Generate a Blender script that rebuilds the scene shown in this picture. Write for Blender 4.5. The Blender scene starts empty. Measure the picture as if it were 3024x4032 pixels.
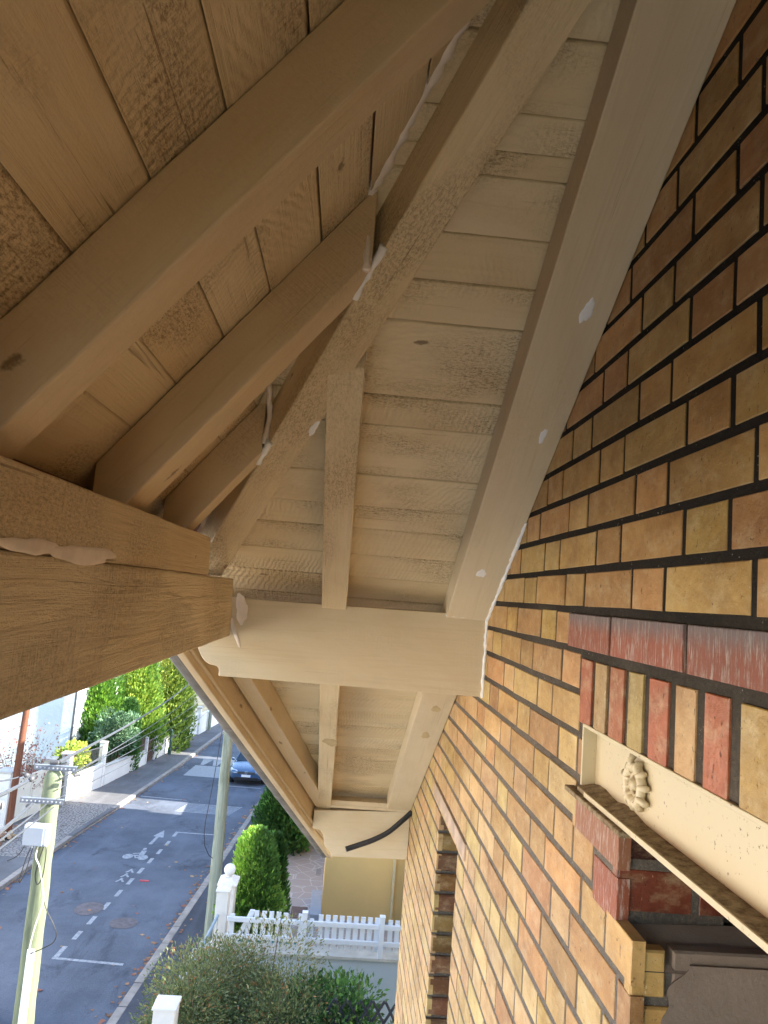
import bpy, math, random
from mathutils import Vector, Matrix
from math import radians, sin, cos, pi
rng = random.Random(7)
sc = bpy.context.scene
COL = sc.collection

# ------------------------------------------------------------------ camera
cam_d = bpy.data.cameras.new('camera'); cam = bpy.data.objects.new('camera', cam_d); COL.objects.link(cam)
R = [[0.99528071, 0.08510266, 0.04662443], [-0.0560635, 0.112127, 0.99211109], [0.07920344, -0.99004296, 0.116369]]
cam.matrix_world = Matrix(((R[0][0], -R[0][1], -R[0][2], 0), (R[1][0], -R[1][1], -R[1][2], 0), (R[2][0], -R[2][1], -R[2][2], 0), (0, 0, 0, 1)))
cam_d.sensor_fit = 'VERTICAL'; cam_d.sensor_height = 36; cam_d.sensor_width = 27; cam_d.lens = 2796 / 4032 * 36
cam_d.clip_start = 0.02; cam_d.clip_end = 2000
sc.camera = cam

# ------------------------------------------------------------------ world, sun, exposure
SUN_EL = radians(31); SUN_DIR = Vector((1, -0.10, 0)).normalized()
w = bpy.data.worlds.new('World'); sc.world = w; w.use_nodes = True
nt = w.node_tree; nt.nodes.clear()
sky = nt.nodes.new('ShaderNodeTexSky'); sky.sky_type = 'NISHITA'; sky.sun_disc = False
sky.sun_elevation = SUN_EL; sky.sun_rotation = math.atan2(SUN_DIR.x, SUN_DIR.y); sky.air_density = 1.0; sky.dust_density = 0.8
bg = nt.nodes.new('ShaderNodeBackground'); bg.inputs['Strength'].default_value = 0.15
wo = nt.nodes.new('ShaderNodeOutputWorld')
nt.links.new(sky.outputs[0], bg.inputs[0]); nt.links.new(bg.outputs[0], wo.inputs[0])
sl = bpy.data.lights.new('sun', 'SUN'); sl.energy = 3.7; sl.angle = radians(0.5); sl.color = (1.0, 0.945, 0.83)
sun = bpy.data.objects.new('sun', sl); COL.objects.link(sun)
sv = Vector((SUN_DIR.x * cos(SUN_EL), SUN_DIR.y * cos(SUN_EL), sin(SUN_EL)))
sun.rotation_euler = sv.to_track_quat('Z', 'Y').to_euler(); sun.location = (30, -5, 30)
sc.view_settings.view_transform = 'Standard'; sc.view_settings.look = 'None'
sc.view_settings.exposure = 2.6; sc.view_settings.gamma = 1.0

# ------------------------------------------------------------------ helpers
def structure(o):
    o['kind'] = 'structure'; return o
def tag(o, label, cat, group=None, kind=None):
    o['label'] = label; o['category'] = cat
    if group: o['group'] = group
    if kind: o['kind'] = kind
    return o
def thing(name, label, cat, loc, group=None):
    o = bpy.data.objects.new(name, None); o.empty_display_size = 0.1; COL.objects.link(o); o.location = loc
    return tag(o, label, cat, group)
def wloc(o):
    v = Vector((0, 0, 0))
    while o is not None:
        v += o.location; o = o.parent
    return v

class MB:
    def __init__(s): s.v = []; s.f = []; s.m = []; s.c = []
    def poly(s, pts, m=0, c=(1, 1, 1)):
        i = len(s.v); s.v += [tuple(p) for p in pts]; s.f.append(tuple(range(i, i + len(pts)))); s.m.append(m); s.c.append(c)
    def hexa(s, p, m=0, c=(1, 1, 1)):
        # p: 8 points, 0-3 bottom ring, 4-7 top ring
        i = len(s.v); s.v += [tuple(q) for q in p]
        for f in ((3, 2, 1, 0), (4, 5, 6, 7), (0, 1, 5, 4), (1, 2, 6, 5), (2, 3, 7, 6), (3, 0, 4, 7)):
            s.f.append(tuple(i + k for k in f)); s.m.append(m); s.c.append(c)
    def box(s, x0, x1, y0, y1, z0, z1, m=0, c=(1, 1, 1)):
        s.hexa([(x0, y0, z0), (x1, y0, z0), (x1, y1, z0), (x0, y1, z0), (x0, y0, z1), (x1, y0, z1), (x1, y1, z1), (x0, y1, z1)], m, c)
    def tube(s, pts, r, n=8, m=0, c=(1, 1, 1), cap=True):
        pts = [Vector(p) for p in pts]; rr = r if isinstance(r, (list, tuple)) else [r] * len(pts)
        i0 = len(s.v); prev = None
        for k, p in enumerate(pts):
            d = (pts[min(k + 1, len(pts) - 1)] - pts[max(k - 1, 0)]).normalized()
            if prev is None:
                a = d.orthogonal().normalized()
            else:
                a = prev - d * prev.dot(d)
                a = a.normalized() if a.length > 1e-6 else d.orthogonal().normalized()
            prev = a; b = d.cross(a)
            for j in range(n):
                t = 2 * pi * j / n; s.v.append(tuple(p + (a * cos(t) + b * sin(t)) * rr[k]))
        for k in range(len(pts) - 1):
            for j in range(n):
                a0 = i0 + k * n + j; a1 = i0 + k * n + (j + 1) % n
                s.f.append((a0, a1, a1 + n, a0 + n)); s.m.append(m); s.c.append(c)
        if cap:
            s.f.append(tuple(i0 + j for j in range(n))[::-1]); s.m.append(m); s.c.append(c)
            e = i0 + (len(pts) - 1) * n
            s.f.append(tuple(e + j for j in range(n))); s.m.append(m); s.c.append(c)
    def prism(s, prof, fn, t0, t1, m=0, c=(1, 1, 1)):
        # prof: list of 2D points, fn(u,v,t)->3D
        n = len(prof); i = len(s.v)
        s.v += [tuple(fn(u, v, t0)) for u, v in prof] + [tuple(fn(u, v, t1)) for u, v in prof]
        s.f.append(tuple(i + k for k in range(n))[::-1]); s.m.append(m); s.c.append(c)
        s.f.append(tuple(i + n + k for k in range(n))); s.m.append(m); s.c.append(c)
        for k in range(n):
            s.f.append((i + k, i + (k + 1) % n, i + n + (k + 1) % n, i + n + k)); s.m.append(m); s.c.append(c)
    def lathe(s, c0, prof, n=20, m=0, c=(1, 1, 1)):
        i0 = len(s.v)
        for r, z in prof:
            for j in range(n):
                t = 2 * pi * j / n; s.v.append((c0[0] + r * cos(t), c0[1] + r * sin(t), c0[2] + z))
        for k in range(len(prof) - 1):
            for j in range(n):
                a0 = i0 + k * n + j; a1 = i0 + k * n + (j + 1) % n
                s.f.append((a0, a1, a1 + n, a0 + n)); s.m.append(m); s.c.append(c)
        s.f.append(tuple(i0 + (len(prof) - 1) * n + j for j in range(n))); s.m.append(m); s.c.append(c)
        s.f.append(tuple(i0 + j for j in range(n))[::-1]); s.m.append(m); s.c.append(c)
    def build(s, name, mats, parent=None, loc=None, frame=None, smooth=False, bevel=0, fixn=True):
        me = bpy.data.meshes.new(name)
        pl = wloc(parent) if parent else Vector((0, 0, 0))
        if loc is None: loc = pl
        loc = Vector(loc)
        if frame is not None:
            inv = frame.transposed()
            vs = [tuple(inv @ (Vector(v) - loc)) for v in s.v]
        else:
            vs = [tuple(Vector(v) - loc) for v in s.v]
        me.from_pydata(vs, [], s.f)
        if not isinstance(mats, (list, tuple)): mats = [mats]
        for m in mats: me.materials.append(m)
        me.polygons.foreach_set('material_index', s.m)
        ca = me.color_attributes.new('Col', 'FLOAT_COLOR', 'CORNER')
        flat = []
        for f, c in zip(s.f, s.c):
            for _ in f: flat += [c[0], c[1], c[2], 1.0]
        ca.data.foreach_set('color', flat)
        if smooth: me.polygons.foreach_set('use_smooth', [True] * len(s.f))
        me.update(); me.validate()
        o = bpy.data.objects.new(name, me); COL.objects.link(o)
        if parent: o.parent = parent
        o.location = loc - pl
        if frame is not None: o.rotation_euler = frame.to_euler()
        if bevel:
            b = o.modifiers.new('bevel', 'BEVEL'); b.width = bevel; b.segments = 2; b.limit_method = 'ANGLE'; b.angle_limit = radians(35)
        return o

def member(name, parent, p, mat, n=14, jit=0.0012, bevel=0.003, seed=None, lab=None):
    """timber: p = 8 corners, first 4 the start section (ring), last 4 the end section (same order)"""
    r = random.Random(seed if seed is not None else rng.random())
    P = [Vector(q) for q in p]
    ax = (sum(P[4:], Vector()) - sum(P[:4], Vector())).normalized()
    sd = (P[1] - P[0]); sd = (sd - ax * sd.dot(ax)).normalized(); up = ax.cross(sd)
    frame = Matrix((ax, sd, up)).transposed()
    loc = sum(P[:4], Vector()) / 4
    mb = MB(); rn = (r.random(), r.random(), r.random()); walk = [[0, 0, 0] for _ in range(4)]
    for k in range(n + 1):
        t = k / n
        for j in range(4):
            q = P[j].lerp(P[4 + j], t)
            if 0 < k < n:
                st_ = walk[j]
                for a_ in range(3): st_[a_] = st_[a_] * .7 + r.gauss(0, jit * .22)
                q = q + Vector(st_)
            mb.v.append(tuple(q))
    for k in range(n):
        for j in range(4):
            a = k * 4 + j; b = k * 4 + (j + 1) % 4
            mb.f.append((a, b, b + 4, a + 4)); mb.m.append(0); mb.c.append(rn)
    mb.f.append((3, 2, 1, 0)); mb.m.append(0); mb.c.append(rn)
    e = n * 4; mb.f.append((e, e + 1, e + 2, e + 3)); mb.m.append(0); mb.c.append(rn)
    o = mb.build(name, mat, parent, loc=loc, frame=frame, bevel=bevel)
    if lab: o['label'] = lab
    return o

# ------------------------------------------------------------------ materials
class NT:
    def __init__(s, name):
        s.m = bpy.data.materials.new(name); s.m.use_nodes = True; s.t = s.m.node_tree
        s.b = s.t.nodes['Principled BSDF']; s.tc = s.t.nodes.new('ShaderNodeTexCoord')
        s.at = s.t.nodes.new('ShaderNodeVertexColor'); s.at.layer_name = 'Col'
    def link(s, a, b): s.t.links.new(a, b)
    def mapping(s, scale, src=None, loc=(0, 0, 0)):
        mp = s.t.nodes.new('ShaderNodeMapping'); mp.inputs['Scale'].default_value = scale; mp.inputs['Location'].default_value = loc
        s.link(src or s.tc.outputs['Object'], mp.inputs[0]); return mp.outputs[0]
    def noise(s, vec, scale, detail=5, rough=0.6, dist=0.0):
        n = s.t.nodes.new('ShaderNodeTexNoise'); n.inputs['Scale'].default_value = scale; n.inputs['Detail'].default_value = detail
        n.inputs['Roughness'].default_value = rough; n.inputs['Distortion'].default_value = dist; s.link(vec, n.inputs['Vector']); return n.outputs[0]
    def vor(s, vec, scale, feat='F1'):
        n = s.t.nodes.new('ShaderNodeTexVoronoi'); n.feature = feat; n.inputs['Scale'].default_value = scale; s.link(vec, n.inputs['Vector']); return n.outputs[0]
    def ramp(s, v, pts):
        n = s.t.nodes.new('ShaderNodeValToRGB'); e = n.color_ramp.elements
        e[0].position = pts[0][0]; e[0].color = (*pts[0][1], 1) if not isinstance(pts[0][1], (int, float)) else (pts[0][1],) * 3 + (1,)
        e[1].position = pts[-1][0]; e[1].color = (*pts[-1][1], 1) if not isinstance(pts[-1][1], (int, float)) else (pts[-1][1],) * 3 + (1,)
        for p, c in pts[1:-1]:
            x = e.new(p); x.color = (*c, 1) if not isinstance(c, (int, float)) else (c, c, c, 1)
        s.link(v, n.inputs[0]); return n.outputs[0]
    def mix(s, a, b, f, mode='MIX'):
        n = s.t.nodes.new('ShaderNodeMix'); n.data_type = 'RGBA'; n.blend_type = mode
        for v, k in ((f, 0), (a, 6), (b, 7)):
            if hasattr(v, 'is_linked') or hasattr(v, 'links'): s.link(v, n.inputs[k])
            elif k == 0: n.inputs[0].default_value = v
            else: n.inputs[k].default_value = (*v, 1)
        return n.outputs[2]
    def math(s, op, a, b=0.5, c=None):
        n = s.t.nodes.new('ShaderNodeMath'); n.operation = op
        for v, k in ((a, 0), (b, 1), (c, 2)):
            if v is None: continue
            if hasattr(v, 'links'): s.link(v, n.inputs[k])
            else: n.inputs[k].default_value = v
        return n.outputs[0]
    def bump(s, h, strength=0.4, dist=0.003, prev=None):
        n = s.t.nodes.new('ShaderNodeBump'); n.inputs['Strength'].default_value = strength; n.inputs['Distance'].default_value = dist
        s.link(h, n.inputs['Height'])
        if prev: s.link(prev, n.inputs['Normal'])
        return n.outputs[0]
    def fin(s, col=None, rough=0.6, nrm=None, metal=0.0, spec=0.5):
        if col is not None:
            if hasattr(col, 'links'): s.link(col, s.b.inputs['Base Color'])
            else: s.b.inputs['Base Color'].default_value = (*col, 1)
        if hasattr(rough, 'links'): s.link(rough, s.b.inputs['Roughness'])
        else: s.b.inputs['Roughness'].default_value = rough
        if nrm: s.link(nrm, s.b.inputs['Normal'])
        s.b.inputs['Metallic'].default_value = metal; s.b.inputs['Specular IOR Level'].default_value = spec
        return s.m

def wood(name, base=(0.66, 0.52, 0.335), dirt=0.5, coarse=1.0, knots=True, gloss=0.5, thr=0.47, bd=0.0035, arcs=0):
    n = NT(name)
    off = n.t.nodes.new('ShaderNodeVectorMath'); off.operation = 'MULTIPLY_ADD'
    n.link(n.at.outputs[0], off.inputs[0]); off.inputs[1].default_value = (9, 7, 5); n.link(n.tc.outputs['Object'], off.inputs[2])
    P = off.outputs[0]
    g = n.mapping((2.2, 55, 55), P)
    grain = n.noise(g, 1.0, 6, 0.62, 1.5)
    saw = n.noise(n.mapping((170, 14, 14), P), 1.0, 3, 0.6, 0.4)
    big = n.noise(n.mapping((2.5, 5, 5), P), 1.0, 3, 0.55)
    fine = n.noise(P, 160, 4, 0.7)
    area = n.ramp(n.noise(n.mapping((3.0, 6, 6), P, (4, 2, 9)), 1.0, 2, 0.5), [(thr, 0.0), (thr + .15, 1.0)])
    # thin paint: brown wood shows in the rough patches
    spots = n.ramp(n.noise(n.mapping((110, 260, 260), P), 1.0, 6, 0.85), [(0.46, 0.0), (0.62, 1.0)])
    thin = n.math('MULTIPLY', n.math('MULTIPLY', area, spots), dirt)
    c = n.mix(tuple(x * 0.90 for x in base), tuple(min(1, x * 1.07) for x in base), big)
    c = n.mix(c, tuple(x * y for x, y in zip(base, (0.80, 0.76, 0.68))), n.ramp(grain, [(0.52, 0.0), (0.75, 0.45)]))
    c = n.mix(c, (0.21, 0.13, 0.06), thin)
    if knots:
        kn = n.vor(n.mapping((3.6, 9, 9), P), 1.0)
        kd = n.math('ADD', kn, n.math('MULTIPLY', n.math('SUBTRACT', n.noise(P, 90, 3), 0.5), 0.16))
        km = n.ramp(kd, [(0.035, 1.0), (0.07, 0.0)])
        c = n.mix(c, (0.13, 0.07, 0.03), n.math('MULTIPLY', km, 0.75))
    h = n.math('ADD', n.math('MULTIPLY', grain, 0.7 * coarse), n.math('MULTIPLY', n.math('MULTIPLY', saw, area), 1.3 * coarse))
    h = n.math('ADD', h, n.math('MULTIPLY', fine, 0.28 * coarse))
    # soft brush dirt and hairline cracks along the grain
    cr = n.ramp(n.noise(n.mapping((1.6, 95, 95), P, (5, 5, 5)), 1.0, 4, .6, .8), [(.66, 0.), (.70, 1.)])
    c = n.mix(c, (.20, .12, .055), n.math('MULTIPLY', cr, min(.55, dirt * .8))); h = n.math('SUBTRACT', h, n.math('MULTIPLY', cr, min(.8, dirt)))
    wash = n.ramp(n.noise(n.mapping((1.2, 3, 3), P, (9, 1, 5)), 1.0, 5, .65, .5), [(.40, 0.), (.72, 1.)])
    c = n.mix(c, n.mix(c, (.80, .70, .55), 1.0, 'MULTIPLY'), n.math('MULTIPLY', wash, .7))
    if arcs:
        wv = n.t.nodes.new('ShaderNodeTexWave'); wv.wave_type = 'RINGS'; wv.rings_direction = 'SPHERICAL'; wv.inputs['Scale'].default_value = 26; wv.inputs['Distortion'].default_value = 5; wv.inputs['Detail'].default_value = 3; wv.inputs['Detail Scale'].default_value = 1.5
        n.link(P, wv.inputs[0]); wm = n.ramp(n.noise(n.mapping((2, 3, 3), P, (2, 8, 3)), 1.0, 3), [(.44, 0.), (.6, 1.)])
        h = n.math('ADD', h, n.math('MULTIPLY', n.math('MULTIPLY', wv.outputs[1], wm), .55))
    nr = n.bump(h, 0.7, bd)
    return n.fin(c, n.ramp(fine, [(0.3, gloss - .08), (0.7, gloss + .12)]), nr, spec=0.4)

M = {}
M['wood'] = wood('painted_timber', dirt=0.35, coarse=0.9, thr=.50)
M['wood_rough'] = wood('rough_sawn_painted_timber', base=(0.72, 0.58, 0.37), dirt=0.7, coarse=1.8, thr=.46)
M['wood_beam'] = wood('coarse_sawn_beam', base=(0.84, 0.71, 0.49), dirt=.45, coarse=3.4, thr=.42, bd=.007)
M['board'] = wood('painted_board', base=(0.70, 0.565, 0.36), dirt=0.95, coarse=1.3, thr=.46, arcs=1)
M['smooth'] = wood('smooth_painted_timber', base=(0.66, 0.54, 0.365), dirt=0.12, coarse=0.28, knots=False, gloss=0.42)
def simple(name, col, rough=0.6, var=0.12, scale=6, bump=0.0, metal=0.0, spec=0.5, usecol=False, bs=40):
    n = NT(name); P = n.tc.outputs['Object']
    nz = n.noise(P, scale, 5, 0.6)
    lo = tuple(x * (1 - var) for x in col); hi = tuple(min(1, x * (1 + var)) for x in col)
    c = n.mix(lo, hi, n.ramp(nz, [(0.3, 0.0), (0.7, 1.0)]))
    if usecol: c = n.mix(n.at.outputs[0], c, 1.0, 'MULTIPLY')
    nr = n.bump(n.noise(P, bs, 4, 0.65), 0.5, bump) if bump else None
    return n.fin(c, rough, nr, metal, spec)
M['caulk'] = simple('pinkish_caulk', (0.80, 0.69, 0.60), 0.5, 0.12, 20, 0.002)
M['filler'] = simple('white_caulk', (0.80, 0.77, 0.74), 0.5, 0.06, 20, 0.003)
M['ochre_paint'] = simple('bare_wood_patch', (0.46, 0.34, 0.18), 0.7, 0.15, 20, 0.001)
M['zinc'] = simple('zinc_sheet', (0.20, 0.185, 0.17), 0.55, 0.35, 9, 0.0008, metal=0.2)
M['black'] = simple('black_plastic', (0.015, 0.014, 0.014), 0.5, 0.2, 30)
M['darkgap'] = simple('dark_void', (0.02, 0.015, 0.01), 0.95)
M['roof'] = simple('clay_roof_tiles', (0.28, 0.12, 0.07), 0.8, 0.3, 3, 0.01)

def brick_mat():
    n = NT('glazed_brick'); P = n.tc.outputs['Object']; base = n.at.outputs[0]
    c = n.mix(base, n.mix(base, (0.72, 0.60, 0.42), 0.6, 'MULTIPLY'), n.ramp(n.noise(P, 16, 5, 0.65), [(0.38, 0.0), (0.72, 1.0)]))
    streak = n.ramp(n.noise(n.mapping((60, 60, 9), P), 1.0, 4, 0.7), [(0.58, 0.0), (0.72, 1.0)])
    c = n.mix(c, n.mix(base, (1.25, 1.2, 1.1), 1.0, 'MULTIPLY'), n.math('MULTIPLY', streak, 0.4))
    rust = n.ramp(n.noise(n.mapping((38, 38, 11), P, (3, 3, 3)), 1.0, 5, 0.7), [(0.66, 0.0), (0.71, 1.0)])
    c = n.mix(c, (0.13, 0.045, 0.015), n.math('MULTIPLY', rust, 0.7))
    soil = n.ramp(n.noise(n.mapping((5, 5, 9), P, (1, 4, 2)), 1.0, 6, .72, .4), [(.42, 0.), (.68, 1.)])
    c = n.mix(c, n.mix(c, (.52, .42, .34), 1.0, 'MULTIPLY'), n.math('MULTIPLY', soil, .75))
    pale = n.ramp(n.noise(n.mapping((16, 16, 26), P, (8, 4, 2)), 1.0, 5, .7), [(.50, 0.), (.72, 1.)])
    c = n.mix(c, (.60, .47, .27), n.math('MULTIPLY', pale, .45))
    pit = n.ramp(n.noise(n.mapping((120, 120, 70), P), 1.0, 4, 0.7), [(0.63, 0.0), (0.70, 1.0)])
    c = n.mix(c, (0.06, 0.03, 0.015), n.math('MULTIPLY', pit, 0.8))
    chip = n.ramp(n.noise(n.mapping((230, 230, 80), P, (7, 1, 2)), 1.0, 3, 0.6), [(0.68, 0.0), (0.73, 1.0)])
    c = n.mix(c, (0.62, 0.5, 0.32), n.math('MULTIPLY', chip, 0.7))
    h = n.math('ADD', n.noise(P, 70, 5, 0.6), n.math('MULTIPLY', pit, -0.6))
    nr = n.bump(h, 0.7, 0.003)
    return n.fin(c, n.ramp(n.noise(P, 22, 4), [(0.3, 0.33), (0.7, 0.6)]), nr, spec=0.5)
M['brick'] = brick_mat()
def eff_mat():
    n = NT('red_brick_efflorescence'); P = n.tc.outputs['Object']; base = n.at.outputs[0]
    c = n.mix(base, n.mix(base, (0.6, 0.5, 0.45), 1.0, 'MULTIPLY'), n.noise(P, 14, 5))
    st = n.ramp(n.noise(n.mapping((170, 170, 22), P), 1.0, 6, 0.8), [(0.50, 0.0), (0.64, 1.0)])
    c = n.mix(c, (0.62, 0.52, 0.44), n.math('MULTIPLY', st, 0.75))
    sz = n.t.nodes.new('ShaderNodeSeparateXYZ'); n.link(P, sz.inputs[0])
    zz = n.math('ADD', n.math('ADD', sz.outputs[2], -7.6), n.math('MULTIPLY', n.math('SUBTRACT', n.noise(n.mapping((90, 90, 20), P), 1.0, 4), .5), .035))
    c = n.mix(c, n.mix((.15, .13, .125), (.30, .26, .23), st), n.ramp(n.math('MULTIPLY_ADD', zz, 10, .8), [(.42, 0.), (.68, .8)]))
    nr = n.bump(n.math('ADD', n.noise(P, 80, 5), st), 0.5, 0.002)
    return n.fin(c, 0.6, nr)
M['eff'] = eff_mat()
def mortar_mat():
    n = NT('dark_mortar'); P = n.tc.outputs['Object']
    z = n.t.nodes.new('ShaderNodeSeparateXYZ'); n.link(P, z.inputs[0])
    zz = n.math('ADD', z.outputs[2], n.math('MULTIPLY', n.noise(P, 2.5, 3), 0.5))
    joint_shade = n.ramp(n.math('MULTIPLY_ADD', zz, 1.6, -11.95), [(0.0, (0.14, 0.12, 0.10)), (0.40, (0.07, 0.056, 0.042)), (0.70, (0.022, 0.017, 0.013))])  # shading of the joints put into the mortar colour, deeper higher up
    c = n.mix(joint_shade, n.mix(joint_shade, (1.9, 1.8, 1.6), 1.0, 'MULTIPLY'), n.ramp(n.noise(P, 120, 5, 0.7), [(0.45, 0.0), (0.75, 0.7)]))
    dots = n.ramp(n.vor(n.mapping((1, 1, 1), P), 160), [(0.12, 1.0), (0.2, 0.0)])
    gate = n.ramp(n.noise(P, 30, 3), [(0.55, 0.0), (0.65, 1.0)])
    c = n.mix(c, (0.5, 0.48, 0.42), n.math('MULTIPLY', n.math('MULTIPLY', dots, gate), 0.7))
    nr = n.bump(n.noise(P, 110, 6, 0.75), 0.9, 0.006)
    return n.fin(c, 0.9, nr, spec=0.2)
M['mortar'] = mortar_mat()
def render_patch():
    n = NT('grey_cement_smear'); P = n.tc.outputs['Object']
    c = n.mix((0.16, 0.115, 0.085), (0.33, 0.25, 0.19), n.noise(P, 12, 6, 0.7))
    nr = n.bump(n.noise(P, 150, 6, 0.7), 0.6, 0.003)
    return n.fin(c, 0.9, nr, spec=0.2)
M['cement'] = render_patch()
def iron_mat():
    n = NT('painted_iron'); P = n.tc.outputs['Object']
    c = n.mix((0.56, 0.46, 0.28), (0.62, 0.52, 0.34), n.noise(P, 5, 3))
    sp = n.ramp(n.noise(n.mapping((1, 1, 1), P), 130, 4, 0.65), [(0.62, 0.0), (0.66, 1.0)])
    sp2 = n.ramp(n.noise(P, 14, 3), [(0.45, 0.1), (0.62, 1.0)])
    c = n.mix(c, (0.09, 0.05, 0.025), n.math('MULTIPLY', sp, sp2))
    return n.fin(c, 0.38, n.bump(n.noise(P, 60, 4), 0.3, 0.001))
M['iron'] = iron_mat()
def dirtyledge():
    n = NT('mossy_dirty_paint'); P = n.tc.outputs['Object']
    c = n.mix((0.44, 0.34, 0.20), (0.17, 0.11, 0.055), n.ramp(n.noise(P, 60, 6, 0.75), [(0.4, 0.0), (0.62, 1.0)]))
    return n.fin(c, 0.85, n.bump(n.noise(P, 160, 6, 0.8), 1.0, 0.005))
M['ledge'] = dirtyledge()

# ------------------------------------------------------------------ the brick house
house = thing('brick_house', 'yellow brick house with cream painted timber eaves seen from just under its roof', 'house', (0.45, 1.5, -7.6))
BY = [(0.52, 0.31, 0.125), (0.50, 0.30, 0.12), (0.54, 0.34, 0.14), (0.48, 0.32, 0.11), (0.52, 0.31, 0.14), (0.45, 0.26, 0.105), (0.55, 0.37, 0.16), (0.42, 0.23, 0.10), (0.53, 0.30, 0.13), (0.50, 0.33, 0.135)]
BP = [(0.58, 0.39, 0.20), (0.60, 0.41, 0.20), (0.57, 0.37, 0.19), (0.60, 0.43, 0.23), (0.53, 0.35, 0.18), (0.58, 0.42, 0.19), (0.55, 0.40, 0.18)]
ORR = (0.42, 0.12, 0.05)
CH = 0.0756; Z0 = 0.003; PER = 0.336; XW = 0.45; XM = 0.4524
def vc(c, r, a=0.10):
    k = 1 + r.uniform(-a, a)
    if a == 0.10: c = (c[0] * .98, c[1] * .94, c[2] * .82)
    return tuple(max(0, x * k * (1 + r.uniform(-.05, .05))) for x in c)
def brick(mb, y0, y1, z0, z1, col, r, m=0, xf=XW, ch=0.0013, jit=0.0009, xm=0.47):
    j = lambda: r.uniform(-jit, jit)
    xf = xf + r.uniform(-0.0006, 0.0008)
    c = [(y0 + j(), z0 + j()), (y1 + j(), z0 + j()), (y1 + j(), z1 + j()), (y0 + j(), z1 + j())]
    ins = [(1, 1), (-1, 1), (-1, -1), (1, -1)]
    i = len(mb.v)
    for (y, z), (a, b) in zip(c, ins): mb.v.append((xf, y + a * ch, z + b * ch))
    for (y, z) in c: mb.v.append((xf + ch * 0.9, y, z))
    for (y, z) in c: mb.v.append((xm, y, z))
    fs = [(3, 2, 1, 0)]
    for k in range(4):
        q = (k + 1) % 4
        fs += [(k, q, 4 + q, 4 + k), (4 + k, 4 + q, 8 + q, 8 + k)]
    for f in fs: mb.f.append(tuple(i + a for a in f)); mb.m.append(m); mb.c.append(col)
mb = MB(); r = random.Random(3)
def ymin_of(k):
    if k >= 0: return -2.5
    if k == -1: return 1.395
    if k in (-2, -3): return 1.318
    if k == -4: return 1.290
    if k == -5: return 1.316
    if k == -6: return 1.222
    return 1.05
W2 = (2.46, 2.90, -0.80, -2.6)      # second window opening
JY = 0.0118; JZ = 0.0135
for k in range(-97, 17):
    z0 = Z0 + CH * k; z1 = z0 + CH
    hc = 1.38 if k % 2 == 0 else 1.548
    n0 = int((-2.6 - hc) / PER) - 1; n1 = int((4.1 - hc) / PER) + 2
    spans = []
    for n in range(n0, n1):
        c = hc + n * PER; spans.append((c - 0.0575, c + 0.0575)); spans.append((c + 0.0575, c + PER - 0.0575))
    lo = ymin_of(k); hi = 3.97
    reg = [(lo, hi)]
    if k <= -5: reg.append((-2.5, -0.30))
    if -35 > k: reg = [(-2.5, hi)]
    zc = (z0 + z1) / 2
    if W2[3] < zc < W2[2]:
        new = []
        for a, b in reg:
            if a < W2[0] and b > W2[1]: new += [(a, W2[0]), (W2[1], b)]
            else: new.append((a, b))
        reg = new
    if z1 <= -0.745 and z0 >= -0.83:   # the iron over the second window
        reg = [(a, b) for a, b in reg]
    for a, b in spans:
        for (p, q) in reg:
            y0 = max(a, p - JY / 2); y1 = min(b, q + JY / 2)
            if y1 - y0 < 0.018: continue
            ym = (y0 + y1) / 2
            if z0 > 1.43 - .63 * ym: continue
            t = min(1, max(0, (-z0 - 0.05) / 0.9)) * min(1, max(0, (ym - 0.9)))
            pal = BP if r.random() < t else BY
            brick(mb, y0 + JY / 2, y1 - JY / 2, z0 + JZ / 2, z1 - JZ / 2, vc(r.choice(pal), r), r, jit=0.0011)
wall = None
# red course above the soldiers
reds = [(1.181, 1.395), (0.92, 1.170), (0.675, 0.909), (0.42, 0.664), (0.17, 0.41), (-0.08, 0.16), (-0.3, -0.09)]
for (a, b) in reds:
    brick(mb, a, b, -0.069, -0.006, vc((0.33, 0.10, 0.055), r), r, m=2, xf=0.447)
sold = [((1.256, 1.312), ORR), ((1.186, 1.237), (0.50, 0.33, 0.15)), ((1.112, 1.168), (0.44, 0.14, 0.055)), ((1.040, 1.092), (0.40, 0.29, 0.09)),
        ((0.960, 1.018), (0.45, 0.13, 0.05)), ((0.886, 0.938), (0.52, 0.32, 0.14)), ((0.808, 0.862), (0.42, 0.115, 0.045)), ((0.64, 0.782), (0.42, 0.27, 0.07)),
        ((0.565, 0.62), ORR), ((0.49, 0.545), (0.5, 0.32, 0.14)), ((0.41, 0.47), ORR)]
for (a, b), cc in sold:
    brick(mb, a, b, -0.2, -0.086, vc(cc, r, .05), r, xf=0.448)
for y in [0.33 - .075 * i for i in range(8)]: brick(mb, y, y + .056, -0.2, -0.086, vc(ORR if int(y * 100) % 2 else BY[0], r), r, xf=0.448)
# red quoin stones under the lintel end
brick(mb, 1.113, 1.312, -0.386, -0.324, vc((0.40, 0.17, 0.10), r), r, m=2)
brick(mb, 1.113, 1.213, -0.466, -0.397, vc((0.38, 0.12, 0.06), r), r, m=2)
brick(mb, 1.222, 1.33, -0.386, -0.324, BY[2], r)
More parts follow.
